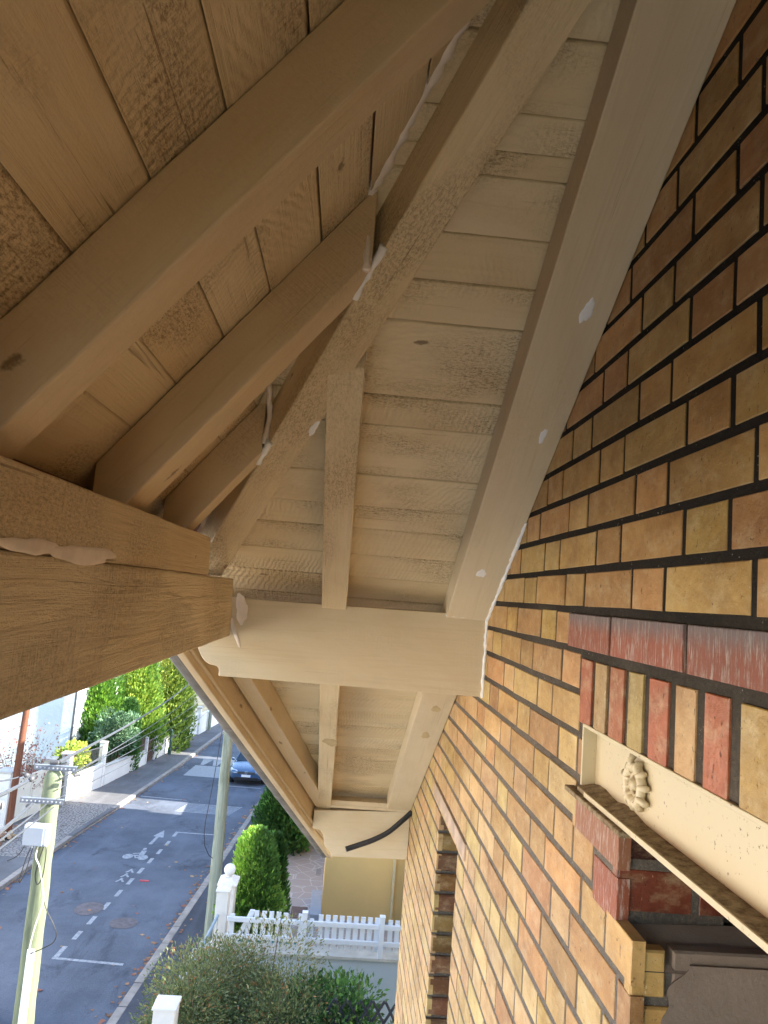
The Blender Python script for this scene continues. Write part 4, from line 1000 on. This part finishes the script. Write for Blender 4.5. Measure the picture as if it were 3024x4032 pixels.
NE = [((-3.86, 9.8, -2.74), (-2.58, 6.0, -1.79), .018, 'thick cable going toward the viewer from the dark insulator', True),
      ((-4.0, 9.8, -2.71), (-2.59, 6.0, -1.68), .007, 'thin cable from the far left insulator toward the viewer', False),
      ((-3.78, 9.8, -3.03), (-2.54, 6.0, -2.07), .018, 'thick cable from the lower ribbed insulator toward the viewer', True),
      ((-3.60, 9.78, -3.02), (-2.53, 6.0, -2.13), .009, 'thin cable from the middle of the lower cross arm toward the viewer', False),
      ((-3.50, 9.78, -3.05), (-2.52, 6.0, -2.19), .009, 'thin cable from the right clamp of the lower arm toward the viewer', False)]
for a, b, rad, lab, ins in NE:
    a = Vector(a); b = Vector(b); wire(a, a + (b - a) * 1.9, rad, .02, lab, group='overhead cables going toward the viewer')
insul((-3.80, 9.72, -2.70), Vector((1.28, -3.8, .95)), 'smooth dark insulator on the thick upper cable', False)
insul((-3.90, 9.80, -2.68), Vector((1.28, -3.8, .95)), 'smooth dark insulator behind the thick upper cable', False, .15, .03)
insul((-3.66, 9.88, -2.52), Vector((.9, .1, .02)), 'dark insulator standing above the upper cross arm', False, .12, .03)
insul((-4.17, 9.4, -2.98), Vector((.9, .3, .06)), 'pale ribbed insulator at the left picture edge near the brown pole', True, .19, .045)
insul((-3.80, 9.75, -3.04), Vector((1.2, -3.8, .9)), 'small round insulator on the lower cross arm', False, .09, .035)
insul((-3.33, 9.86, -2.66), Vector((.6, .5, -.02)), 'dark insulator at the right end of the upper cross arm', False, .10, .024)
# white gable house opposite
t = thing('white_house', 'large white rendered house gable behind the conifers', 'house', (-18, 37, zr(37)))
def gable():
    n = NT('white_gable_render'); P = n.tc.outputs['Object']
    c = n.mix((.66, .70, .69), (.74, .77, .75), n.ramp(n.noise(P, .5, 4), [(.4, 0.), (.6, 1.)]))
    return n.fin(c, .85, n.bump(n.noise(P, 6, 5), .5, .03))
g = MB(); g.prism([(-26, -10), (-12.75, -10), (-12.75, -2.5), (-19.4, 2.2), (-26, -2.5)], lambda u, v, t_: (u, t_, v), 36.8, 48); g.build('wall', gable(), t)
g = MB(); g.prism([(-12.3, -2.9), (-19.4, 2.25), (-26.5, -2.9), (-26.5, -2.65), (-19.4, 2.5), (-12.3, -2.65)], lambda u, v, t_: (u, t_, v), 36.3, 48.5); g.build('roof', M['roof'], t)
g = MB(); g.tube([(-12.72, 36.68, -2.6), (-12.72, 36.68, -9.6)], .06, 8); g.build('drainpipe', DK, t)
for y in (39, 43): 
    g = MB(); g.box(-12.78, -12.70, y, y + 1.1, -6.5, -5.0); o = g.build('window', DK, t)
# plants opposite
BG = [(.32, .41, .07), (.19, .30, .055), (.07, .14, .03)]
G1 = 'tall conifers of the hedge opposite'
conifer('conifer', 'left conifer of the hedge, darkest, beside the drainpipe', (-12.3, 39.2, zr(39)), 2.3, 5.3, [(.15, .28, .035), (.09, .19, .03), (.04, .10, .02)], 15000, .20, 1, G1)
conifer('conifer', 'tallest yellow green conifer in the middle of the hedge', (-10.9, 41.5, zr(41)), 2.2, 6.4, BG, 15000, .20, 2, G1)
conifer('conifer', 'bright conifer at the hedge right end touching the gutter', (-9.75, 44.8, zr(45)), 2.0, 6.6, [(.34, .37, .08), (.22, .29, .06), (.09, .15, .03)], 14000, .20, 3, G1)
conifer('conifer', 'dark green conifer just left of the brown wicket', (-10.45, 38.3, zr(38)), 1.0, 3.6, [(.11, .22, .04), (.07, .16, .035), (.035, .09, .02)], 7000, .16, 4, G1)
shrub('shrub', 'blue green shrub hanging over the low white wall', (-10.75, 37.3, zr(37) + .1), 1.6, 1.5, 3.1, [(.17, .27, .16), (.11, .19, .12), (.05, .10, .05)], 6000, .13, 5)
shrub('hedge', 'pale leafy hedge over the far wall before the concrete pier', (-9.75, 46.8, zr(46)), 1.4, 4.0, 2.9, [(.32, .42, .18), (.20, .31, .09), (.08, .16, .04)], 7000, .13, 6, cat='hedge')
shrub('shrub', 'yellow green laurel behind the tall grey pier', (-11.35, 33.0, zr(33) + .1), 1.2, 2.2, 2.0, [(.42, .46, .07), (.28, .36, .06), (.12, .18, .03)], 3200, .15, 7, broad=.6)
shrub('shrub', 'dark shrub behind the dark barred gate', (-11.6, 31.0, zr(31) + .1), 1.0, 1.0, 1.6, [(.07, .12, .04), (.05, .09, .03), (.03, .06, .02)], 1500, .13, 17, broad=.6)
# bare autumn bush
t = thing('autumn_bush', 'nearly bare bush with sparse dark red leaves by the brown pole', 'bush', (-12.1, 29.4, zr(29) + .1)); r = random.Random(12); gs = MB(); gl = MB()
for k in range(120):
    a = r.uniform(0, 6.28); e = r.uniform(.15, 1.0); L = r.uniform(1.6, 3.5)
    p = Vector((-12.1 + r.uniform(-.2, .2), 29.5 + r.uniform(-.2, .2), zr(29.5) + .1)); d = Vector((cos(a) * e, sin(a) * e, 1.15)).normalized(); P = [p]
    for s_ in range(6): d = (d + Vector((r.gauss(0, .12), r.gauss(0, .12), r.gauss(.0, .08)))).normalized(); P.append(P[-1] + d * L / 6)
    gs.tube(P, [.016 - .0022 * q for q in range(7)], 4)
    for q in range(2, 7):
        for _ in range(4):
            pp = P[q] + Vector((r.gauss(0, .10), r.gauss(0, .10), r.gauss(0, .10))); s1 = Vector((r.gauss(0, 1), r.gauss(0, 1), r.gauss(0, 1))).normalized(); s2_ = s1.orthogonal().normalized()
            ll = r.uniform(.03, .065); gl.poly([pp - s1 * ll, pp + s2_ * ll * .5, pp + s1 * ll, pp - s2_ * ll * .5], 0, vc(r.choice([(.20, .06, .05), (.28, .11, .09), (.15, .05, .05), (.30, .20, .14)]), r, .2))
gs.build('branches', simple('pale_twigs', (.34, .27, .22), .9), t); gl.build('leaves', M['fol'], t)
# rubble at the foot of the cream gate
t = thing('log_pile', 'heap of pale logs and rubble at the foot of the pier', 'log pile', (-11.3, 26.2, zr(26) + .12)); g = MB(); r = random.Random(15)
for k in range(34):
    x = -11.15 + r.uniform(-.35, .45); y = 25.6 + r.uniform(-1.0, 1.0); z = zr(y) + .16 + r.uniform(0, .28) * (1 - abs(y - 25.6)); a = r.uniform(0, 6.28); L = r.uniform(.12, .28)
    g.tube([(x - cos(a) * L, y - sin(a) * L, z), (x + cos(a) * L, y + sin(a) * L, z + r.uniform(-.03, .05))], [r.uniform(.04, .09)] * 2, 6, 0, vc(r.choice([(.34, .22, .13), (.25, .15, .09), (.42, .32, .22)]), r, .2))
g.build('logs', simple('cut_wood', (1, 1, 1), .9, .15, 8, .01, usecol=True), t)

# ------------------------------------------------------------------ near side gardens and the yellow house
g = MB(); g.box(-2.35, 9, -3, 12.9, -12, -7.62); structure(g.build('garden_ground', simple('pale_bounce_ground', (.48, .43, .34), .95, .2, 2, .03)))  # pale tone added to bounce light up under the eaves
def slabs():
    n = NT('fan_pattern_paving'); P = n.tc.outputs['Object']
    e = n.vor(n.mapping((2.9, 2.9, 2.9), P), 1.0, 'DISTANCE_TO_EDGE'); m_ = n.ramp(e, [(.012, 1.), (.03, 0.)])
    c = n.mix(n.mix((.30, .27, .27), (.38, .33, .30), n.noise(P, .8, 4)), (.48, .46, .44), m_)
    return n.fin(c, .8, n.bump(n.noise(P, 30, 4), .3, .004))
g = MB(); g.box(-1.35, 9, 13.3, 40, -12.5, -6.9); structure(g.build('terrace_path', slabs()))
YP = simple('ochre_yellow_render', (.74, .47, .17), .85, .06, .9, .004)
t = thing('yellow_house', 'ochre yellow rendered house beyond the white picket fence', 'house', (5, 20, -6.9))
g = MB(); g.box(.10, 8.5, 16, 29.6, -6.9, .2); g.build('wall', YP, t)
CR = simple('cream_render', (.66, .52, .28), .8, .05)
g = MB(); g.box(1.55, 1.60, 15.88, 15.999, -6.9, .1); g.box(1.80, 8.5, 15.80, 15.999, -6.9, .1); g.build('pilaster', CR, t)
g = MB(); g.prism([(.1 - .3, .1), (4.3, 1.9), (8.9, .1), (8.9, .3), (4.3, 2.1), (-.2, .3)], lambda u, v, t_: (u, t_, v), 15.7, 29.8); g.build('roof', M['roof'], t)
g = MB(); g.prism([(.1, .2), (8.5, .2), (4.3, 1.86)], lambda u, v, t_: (u, t_, v), 16.0, 29.6); g.build('gable', YP, t)
g = MB(); g.box(-.14, .097, 15.75, 17.0, -6.9, -6.72); g.build('step', simple('blue_grey_concrete', (.30, .33, .38), .8, .08), t, bevel=.01)
g = MB(); g.box(-.55, -.20, 15.95, 16.5, -6.8985, -6.89); o = g.build('manhole_cover', simple('rusty_brown_cover', (.12, .075, .065), .7, .2, 14, .003), bevel=.004); tag(o, 'square rusty manhole cover in the paving beside the yellow house', 'manhole cover')
g = MB(); g.box(-.09, .02, 18.3, 18.7, -6.8985, -6.885); o = g.build('drain_cover', simple('grey_drain', (.22, .21, .20), .7), bevel=.004); tag(o, 'small grey drain cover further along the yellow house wall', 'drain cover')
g = MB(); g.box(-1.35, .099, 20.3, 20.5, -6.9, -6.55); o = g.build('planter_edging', simple('pale_kerb_stone', (.40, .37, .34), .85, .15, 4, .004)); tag(o, 'low pale edging at the far end of the paving', 'edging')
g = MB(); g.box(-.2, .099, 20.6, 21.6, -6.9, -6.4); g.box(-1.35, -.2, 20.55, 23, -6.9, -6.7); structure(g.build('flower_bed', simple('bed_soil', (.11, .09, .06), .95, .3, 3)))
# other houses further along, they stand between the sun and the road
def plainhouse(y0, y1, x0, x1, ze, zrdg, label):
    t = thing('row_house', label, 'house', ((x0 + x1) / 2, (y0 + y1) / 2, zr(y0)))
    g = MB(); g.box(x0, x1, y0, y1, -12.5, ze); g.prism([(x0, ze), (x1, ze), ((x0 + x1) / 2, zrdg - .05)], lambda u, v, t_: (u, t_, v), y0, y1); g.build('wall', WH if x0 < 0 else CR, t)
    g = MB(); g.prism([(x0 - .3, ze - .1), ((x0 + x1) / 2, zrdg), (x1 + .3, ze - .1), (x1 + .3, ze + .1), ((x0 + x1) / 2, zrdg + .2), (x0 - .3, ze + .1)], lambda u, v, t_: (u, t_, v), y0, y1); g.build('roof', M['roof'], t)
    for y in (y0 + 2, y0 + 5.5):
        for z_ in (-8.0, -4.8):
            g = MB(); g.box(x0 - .02, x0 + .05, y, y + 1, z_, z_ + 1.4); g.build('window', DK, t)
plainhouse(32.3, 41.6, 1.8, 9.2, -1.2, .9, 'cream house behind the yellow one, hidden by the gutter')
plainhouse(43.0, 56.0, 2.3, 9.5, -1.4, 1.6, 'second cream house further along, hidden by the gutter')
plainhouse(-16, 3.5, -24, -14.5, -.5, 3.0, 'added unseen white house directly opposite, bouncing light under the eaves')  # added out of frame, its sunlit front throws light under the eaves
plainhouse(4.5, 22, -24, -14.5, -.9, 2.6, 'added unseen white house opposite, before the white gable, bouncing light')  # second house added out of frame for more bounced light
t = thing('sun_blocker', 'added unseen flat roofed garage between the brick house and the yellow house', 'sun_blocker', (5, 10, -7.6)); g = MB(); g.box(3.2, 8.5, 4.2, 15.6, -7.6, -2.35); g.build('wall', CR, t); g = MB(); g.box(3.1, 8.6, 4.15, 15.65, -2.35, -2.15); g.build('roof', M['roof'], t)  # added out of view to keep the sun off bush, fence and pillar
# boundary wall with picket fence
FW = simple('white_pvc', (.74, .76, .78), .4, .02, 3)
BW = NT('damp_stained_render'); P_ = BW.tc.outputs['Object']
c_ = BW.mix((.42, .50, .55), (.50, .57, .61), BW.noise(P_, 1.5, 4)); c_ = BW.mix(c_, (.38, .38, .20), BW.ramp(BW.noise(BW.mapping((3, 3, .7), P_), 1.0, 4, .6), [(.55, 0.), (.72, .6)]))
BWm = BW.fin(c_, .85, BW.bump(BW.noise(P_, 12, 4), .4, .006))
t = thing('boundary_wall', 'damp stained pale blue wall carrying the white picket fence', 'wall', (-.2, 13.1, -7.6))
g = MB(); g.box(-1.95, 4, 13.02, 13.26, -8.6, -6.235); g.build('wall', BWm, t); g = MB(); g.box(-1.97, 4, 12.97, 13.30, -6.234, -6.19); g.build('coping', simple('mossy_coping', (.48, .47, .42), .85, .2, 4, .006), t)
t = thing('picket_fence', 'white plastic picket fence with a few loose slanting slats', 'fence', (-.2, 13, -6.19))
def slat(x, z0, z1, w_=.082, tilt=0, y=13.03, n_='slat'):
    g = MB(); h = w_ / 2
    g.hexa([(x - h, y, z0), (x + h, y, z0), (x + h, y + .018, z0), (x - h, y + .018, z0), (x - h + tilt, y, z1), (x + h + tilt, y, z1), (x + h + tilt, y + .018, z1), (x - h + tilt, y + .018, z1)])
    return g.build(n_, FW, t, bevel=.005)
xs1 = [.04 + .085 - .041 + .1215 * i for i in range(9)]
for i in range(9): slat(.088 + .1222 * i, -6.10, -5.555)
for x in (1.30, 1.42, 1.54, 1.66): slat(x, -6.11, -5.58)
for i, x in enumerate((-1.02, -.89, -.765, -.64)): slat(x, -6.10, -5.55)
slat(-1.43, -6.1, -5.62); slat(-.26, -6.12, -5.56); slat(-1.36, -6.12, -5.56, tilt=.26, y=13.055); slat(-1.20, -6.12, -5.55, tilt=.10, y=13.06); slat(-.52, -6.10, -5.56, tilt=.0); slat(-.36, -6.14, -5.58, tilt=-.17, y=13.06); slat(-.07, -6.15, -5.63)
for (a, b) in ((-1.52, -.235), (-.145, 1.105), (1.195, 3.2)):
    for (z0, z1) in ((-5.735, -5.655), (-6.01, -5.93)):
        g = MB(); g.box(a, b, 12.99, 13.028, z0, z1); g.build('rail', FW, t, bevel=.006)
for x in (-.19, 1.15, 2.5):
    g = MB(); g.box(x - .043, x + .043, 12.96, 13.05, -6.19, -5.53); g.build('post', FW, t, bevel=.006); 
    g = MB(); g.box(x - .05, x + .05, 12.953, 13.057, -5.53, -5.505); g.build('post_cap', FW, t, bevel=.006)
# white pillars at the street end of the fence
def pillar(x0, x1, y0, y1, zb, zt_, label, ball=False, slope=False):
    t = thing('pillar', label, 'pillar', ((x0 + x1) / 2, (y0 + y1) / 2, zb)); g = MB(); g.box(x0, x1, y0, y1, zb, zt_); g.build('shaft', WPP, t, bevel=.008)
    g = MB()
    if ball:
        g.box(x0 - .04, x1 + .04, y0 - .04, y1 + .04, zt_ + .001, zt_ + .03); g.hexa([(x0 - .04, y0 - .04, zt_ + .031), (x1 + .04, y0 - .04, zt_ + .031), (x1 + .04, y1 + .04, zt_ + .031), (x0 - .04, y1 + .04, zt_ + .031), (x0 + .07, y0 + .07, zt_ + .10), (x1 - .07, y0 + .07, zt_ + .10), (x1 - .07, y1 - .07, zt_ + .10), (x0 + .07, y1 - .07, zt_ + .10)])
        g.build('cap', WPP, t, bevel=.006)
        g = MB(); R_ = .105; pr = [(.045, 0), (.05, .02)] + [(R_ * sin(a * pi / 14 + .38), .02 + R_ * (cos(.38) - cos(a * pi / 14 + .38))) for a in range(0, 12)] + [(.004, .02 + R_ * (1 + cos(.38)))]
        g.lathe(((x0 + x1) / 2, (y0 + y1) / 2, zt_ + .10), pr, 24); g.build('ball_finial', WPP, t, smooth=True)
    else:
        g.box(x0 - .018, x1 + .018, y0 - .018, y1 + .018, zt_ + .001, zt_ + .025)
        g.hexa([(x0 - .018, y0 - .018, zt_ + .026), (x1 + .018, y0 - .018, zt_ + .026), (x1 + .018, y1 + .018, zt_ + .026), (x0 - .018, y1 + .018, zt_ + .026), (x0 + .05, y0 + .1, zt_ + .075), (x1 - .05, y0 + .1, zt_ + .075), (x1 - .05, y1 - .1, zt_ + .075), (x0 + .05, y1 - .1, zt_ + .075)])
        g.build('cap', WPP, t, bevel=.006)
WPP = simple('weathered_white_paint', (.70, .68, .64), .7, .08, 3, .003)
pillar(-1.735, -1.53, 13.0, 13.30, -8.6, -5.27, 'plain white pillar ending the picket fence')
pillar(-1.80, -1.52, 13.75, 14.10, -8.6, -5.46, 'white pillar topped with a round ball finial', ball=True)
# handrail descending from the pillar
t = thing('handrail', 'grey metal handrail sloping down from the plain white pillar', 'handrail', (-1.75, 12.3, -7.6)); g = MB(); HM = simple('grey_rail_paint', (.26, .33, .38), .5)
g.tube([(-1.66, 12.9, -5.60), (-1.95, 12.05, -6.2), (-2.0, 11.9, -6.3)], .028, 8); g.build('rail', HM, t); g = MB()
for k in range(9):
    u = k / 8; x = -1.66 - .29 * u; y = 12.9 - .85 * u; z1 = -5.60 - .6 * u; g.tube([(x, y, z1), (x, y, z1 - .8)], .006, 5)
g.build('bars', HM, t)
# curved white garden wall and gate post on the near pavement side
t = thing('garden_wall', 'curved white garden wall end half hidden by the olive bush', 'garden wall', (-2.35, 13.6, -8.8)); g = MB()
for i in range(14):
    y0 = 11.6 + i * .28; y1 = y0 + .28; h = lambda y: -7.12 - .28 * max(0, min(1, (y - 11.6) / 3.9)) ** 1.5
    g.hexa([(-2.43, y0, -9), (-2.18, y0, -9), (-2.18, y1, -9), (-2.43, y1, -9), (-2.43, y0, h(y0)), (-2.18, y0, h(y0)), (-2.18, y1, h(y1)), (-2.43, y1, h(y1))])
g.build('wall', WPP, t)
pillar(-1.885, -1.62, 9.45, 9.72, -8.7, -5.24, 'short white gate post at the bottom edge of the picture')
# bushes near the house
shrub('bush', 'large olive green bush with thin grey leaves by the picket fence', (-.82, 10.9, -7.6), 2.5, 2.0, 2.26, [(.20, .205, .09), (.13, .155, .065), (.07, .10, .04)], 60000, .052, 31, cat='bush', stems=20, broad=.36, leafmix=(.05, (.30, .15, .06)))
shrub('laurel_shrub', 'glossy dark green shrub against the damp stained wall', (.42, 10.7, -7.6), 1.0, 1.0, 2.22, [(.10, .19, .045), (.05, .115, .03), (.028, .065, .02)], 7000, .085, 32, cat='shrub', broad=.42)
shrub('ivy_plant', 'small bright green plant at the brick wall foot beside the lattice', (1.42, 11.2, -7.6), .45, .8, 1.55, [(.16, .26, .05), (.09, .16, .04), (.05, .09, .03)], 1600, .07, 35, cat='plant', broad=.5)
t = thing('flower_stalk', 'yellow flower on a leafy stalk beyond the olive bush', 'flower', (-2.05, 12.0, -7.3)); g = MB(); g.tube([(-2.02, 12.2, -7.4), (-2.0, 12.2, -6.5), (-2.04, 12.2, -6.1)], .008, 5)
for k in range(10): a = k * 1.3; z_ = -6.9 + .08 * k; g.poly([(-2.0, 12.2, z_), (-2.0 + .1 * cos(a), 12.2 + .1 * sin(a), z_ + .16), (-2.0 + .07 * cos(a + .4), 12.2 + .07 * sin(a + .4), z_ + .28)], 0, (.10, .22, .05))
g.build('stalk', M['fol'], t); g = MB()
for k in range(7): a = k * .9; g.poly([(-2.04, 12.2, -6.42), (-2.04 + .06 * cos(a), 12.2 + .03 * sin(a) - .03, -6.42 + .06 * sin(a)), (-2.04 + .06 * cos(a + .5), 12.15, -6.42 + .06 * sin(a + .5))], 0, (.75, .58, .03))
g.build('petals', M['fol'], t)
# black lattice
t = thing('lattice', 'black diagonal lattice trellis standing before the damp wall', 'trellis', (.95, 10.35, -7.6)); g = MB(); TB = simple('black_paint', (.02, .022, .03), .6)
for k in range(-7, 8):
    for s_ in (-1, 1):
        x0 = .95 + k * .17; pts = []
        for (u, v) in ((0, 0), (1, 1)):
            pts.append((x0 + s_ * (v - .5) * 1.9 * .62, 10.35 + (.006 if s_ > 0 else -.006), -7.5 + v * 2.02))
        if min(pts[0][0], pts[1][0]) < 1.9: 
            a = Vector(pts[0]); b = Vector(pts[1]); L = []
            for q in range(41):
                p = a.lerp(b, q / 40)
                if .25 < p.x < 1.62: L.append(p)
            if len(L) > 2: g.tube([L[0], L[-1]], .021, 4)
g.build('slats', TB, t)
# conifers on the terrace
conifer('conifer', 'bright lime green conifer behind the ball topped pillar', (-1.30, 14.9, -6.9), .86, 2.08, [(.34, .50, .08), (.21, .36, .06), (.08, .16, .035)], 26000, .085, 41, squash=1.0)
conifer('conifer', 'darker flank conifer beside the paving next to the lime green one', (-.98, 15.5, -6.9), .52, 1.8, [(.12, .27, .04), (.08, .18, .035), (.04, .09, .02)], 9000, .085, 42)
conifer('conifer', 'dark rounded conifer further off beside the kerb and gutter', (-1.10, 19.9, -6.95), 1.05, 2.1, [(.11, .24, .045), (.065, .16, .035), (.03, .08, .02)], 16000, .10, 43)
g = MB(); g.box(-1.88, -1.42, 18.9, 19.05, -8.9, -6.28); o = g.build('utility_cabinet', WPP, bevel=.015); tag(o, 'white cabinet top between the two groups of conifers', 'cabinet')
g = MB(); g.box(-1.55, -1.35, 13.4, 24, -9.2, -6.75); o = g.build('garden_kerb', CAPM); tag(o, 'low retaining wall under the conifers', 'wall')
for i, (x, z_, lab) in enumerate(((-.62, -6.45, 'folded blue green garden chair lying behind the picket fence'), (-1.1, -6.5, 'blue green crate behind the left pickets'))):
    t = thing('garden_chair' if i == 0 else 'crate', lab, 'chair' if i == 0 else 'crate', (x, 13.7, -6.9)); g = MB(); TE = simple('teal_plastic' + str(i), (.03, .19, .20), .5)
    for k in range(6): g.box(x - .3, x + .45, 13.55 + k * .07, 13.60 + k * .07, z_ - .02 + k * .01, z_ + .01 + k * .01)
    g.box(x - .3, x - .27, 13.5, 14.0, -6.9, z_); g.box(x + .42, x + .45, 13.5, 14.0, -6.9, z_); g.build('slats', TE, t)
# ------------------------------------------------------------------ cars
def make_car(loc, yaw, label, col):
    t = thing('parked_car', label, 'car', loc, 'blue hatchbacks parked on the near side of the road'); t.rotation_euler = (0, 0, 0)
    ca, sa_ = cos(yaw), sin(yaw); slope = -.047
    def T(x, y, z): X = x * ca - y * sa_; Y = x * sa_ + y * ca; return (loc[0] + X, loc[1] + Y, loc[2] + z + slope * Y)
    BODY = NT('car_paint'); BODY.fin(col, .22, metal=.35); BODY.b.inputs['Coat Weight'].default_value = 1.0; bm_ = BODY.m
    GL = NT('car_glass').fin((.02, .035, .05), .06); BK = simple('car_black', (.015, .015, .018), .5); CHm = simple('chrome', (.7, .7, .72), .2, .02, metal=.9); LT = simple('headlamp_glass', (.62, .66, .70), .12, .03)
    # sections along y (front at y=-2.1), each: half width, bottom z, side points
    prof = [(-2.10, .70, .28, .62, .60), (-2.02, .80, .22, .70, .70), (-1.75, .86, .20, .80, .78), (-1.2, .88, .20, .90, .83), (-.85, .885, .20, .96, .84), (0, .89, .20, .97, .85), (1.0, .885, .20, .98, .84), (1.7, .87, .22, .99, .82), (1.98, .80, .30, .92, .76), (2.06, .74, .36, .80, .70)]
    g = MB(); rings = []
    for (y, hw, zb, zt_, tw) in prof:
        R_ = [(-hw * .92, zb), (-hw, zb + .15), (-hw, (zb + zt_) / 2 + .06), (-hw * .97, zt_ - .05), (-tw, zt_), (-tw * .4, zt_ + .035), (tw * .4, zt_ + .035), (tw, zt_), (hw * .97, zt_ - .05), (hw, (zb + zt_) / 2 + .06), (hw, zb + .15), (hw * .92, zb)]
        rings.append([T(x, y, z) for x, z in R_])
    i0 = len(g.v)
    for R_ in rings: g.v += R_
    m_ = len(rings[0])
    for a in range(len(rings) - 1):
        for b in range(m_):
            c0 = i0 + a * m_ + b; c1 = i0 + a * m_ + (b + 1) % m_; g.f.append((c0, c1, c1 + m_, c0 + m_)); g.m.append(0); g.c.append((1, 1, 1))
    g.f.append(tuple(i0 + b for b in range(m_))[::-1]); g.m.append(0); g.c.append((1, 1, 1)); e = i0 + (len(rings) - 1) * m_; g.f.append(tuple(e + b for b in range(m_))); g.m.append(0); g.c.append((1, 1, 1))
    o = g.build('body', bm_, t, smooth=True); ss = o.modifiers.new('sub', 'SUBSURF'); ss.levels = 1; ss.render_levels = 2
    g = MB(); cabin = [(-.95, .76, .98, .74), (-.25, .62, 1.44, .56), (1.2, .60, 1.46, .54), (1.95, .68, 1.0, .66)]
    def rect(y, hw, z): return [T(-hw, y, z), T(hw, y, z)]
    a = [T(-.76, -.98, .96), T(.76, -.98, .96), T(.76, 1.95, .98), T(-.76, 1.95, .98)]; b = [T(-.58, -.22, 1.42), T(.58, -.22, 1.42), T(.58, 1.45, 1.40), T(-.58, 1.45, 1.40)]
    g.hexa(a + b); g.build('glasshouse', GL, t, bevel=.05)
    g = MB(); g.hexa([T(-.60, -.25, 1.415), T(.60, -.25, 1.415), T(.60, 1.5, 1.395), T(-.60, 1.5, 1.395), T(-.54, -.1, 1.47), T(.54, -.1, 1.47), T(.54, 1.35, 1.46), T(-.54, 1.35, 1.46)]); g.build('roof', bm_, t, bevel=.02)
    for s_ in (-1, 1):
        for (ya_, yb_, xa, xb, za, zb_) in ((-.98, -.22, .77, .59, .955, 1.43), (.55, .55, .79, .60, .96, 1.42), (1.95, 1.45, .77, .59, .97, 1.42)):
            g = MB(); g.tube([T(s_ * xa, ya_, za), T(s_ * xb, yb_, zb_)], .03, 6); g.build('pillar', bm_, t)
        g = MB(); g.hexa([T(s_ * .84, -.80, .92), T(s_ * 1.02, -.80, .93), T(s_ * 1.02, -.68, .93), T(s_ * .84, -.66, .92), T(s_ * .86, -.80, 1.04), T(s_ * 1.0, -.79, 1.06), T(s_ * 1.0, -.70, 1.06), T(s_ * .86, -.68, 1.04)]); g.build('mirror', bm_, t, bevel=.02)
        g = MB(); g.hexa([T(s_ * .44, -2.095, .56), T(s_ * .80, -1.96, .58), T(s_ * .86, -1.72, .66), T(s_ * .46, -1.99, .64), T(s_ * .46, -2.06, .70), T(s_ * .80, -1.90, .74), T(s_ * .86, -1.66, .78), T(s_ * .50, -1.9, .74)]); g.build('headlight', LT, t, bevel=.02)
        for y in (-1.38, 1.30):
            g = MB(); g.tube([T(s_ * .70, y, .31), T(s_ * .90, y, .31)], .315, 24); w1 = g.build('wheel', BK, t, bevel=.02); g = MB(); g.tube([T(s_ * .895, y, .31), T(s_ * .91, y, .31)], .20, 16); g.build('rim', CHm, w1)
    g = MB(); g.hexa([T(-.44, -2.125, .555), T(.44, -2.125, .555), T(.44, -2.02, .555), T(-.44, -2.02, .555), T(-.44, -2.10, .66), T(.44, -2.10, .66), T(.44, -1.4, .66), T(-.44, -1.4, .66)]); g.build('grille', BK, t, bevel=.01)
    g = MB(); g.hexa([T(-.62, -2.125, .26), T(.62, -2.125, .26), T(.62, -1.4, .26), T(-.62, -1.4, .26), T(-.56, -2.135, .40), T(.56, -2.135, .40), T(.56, -1.4, .40), T(-.56, -1.4, .40)]); g.build('lower_intake', BK, t, bevel=.01)
    g = MB(); g.hexa([T(-.26, -2.155, .42), T(.26, -2.155, .42), T(.26, -2.135, .42), T(-.26, -2.135, .42), T(-.26, -2.15, .53), T(.26, -2.15, .53), T(.26, -2.13, .53), T(-.26, -2.13, .53)]); pt = g.build('number_plate', simple('plate_white', (.75, .76, .76), .4, .02), t)
    g = MB()
    for x in (-.262, .222): g.hexa([T(x, -2.160, .418), T(x + .04, -2.160, .418), T(x + .04, -2.15, .418), T(x, -2.15, .418), T(x, -2.156, .532), T(x + .04, -2.156, .532), T(x + .04, -2.15, .532), T(x, -2.15, .532)])
    g.build('plate_band', simple('plate_blue', (.02, .08, .45), .4), pt)
    # emblem: ring with a V above a W
    g = MB(); N = 24; g.tube([T(.075 * cos(2 * pi * k / N), -2.15, .625 + .075 * sin(2 * pi * k / N)) for k in range(N + 1)], .010, 6, cap=False)
    for a, b in (((-.035, .06), (0, .008)), ((0, .008), (.035, .06)), ((-.062, .03), (-.03, -.06)), ((-.03, -.06), (0, -.005)), ((0, -.005), (.03, -.06)), ((.03, -.06), (.062, .03))):
        g.tube([T(a[0], -2.15, .625 + a[1]), T(b[0], -2.15, .625 + b[1])], .007, 5)
    g.build('emblem', CHm, t); return t
make_car((-4.02, 39.15, zr(39.15)), -.03, 'blue grey hatchback parked far down the road, seen from the front', (.06, .12, .22))
make_car((-7.12, 13.62, zr(13.62)), pi - .03, 'blue car whose rear corner just enters at the lower left', (.03, .16, .42))
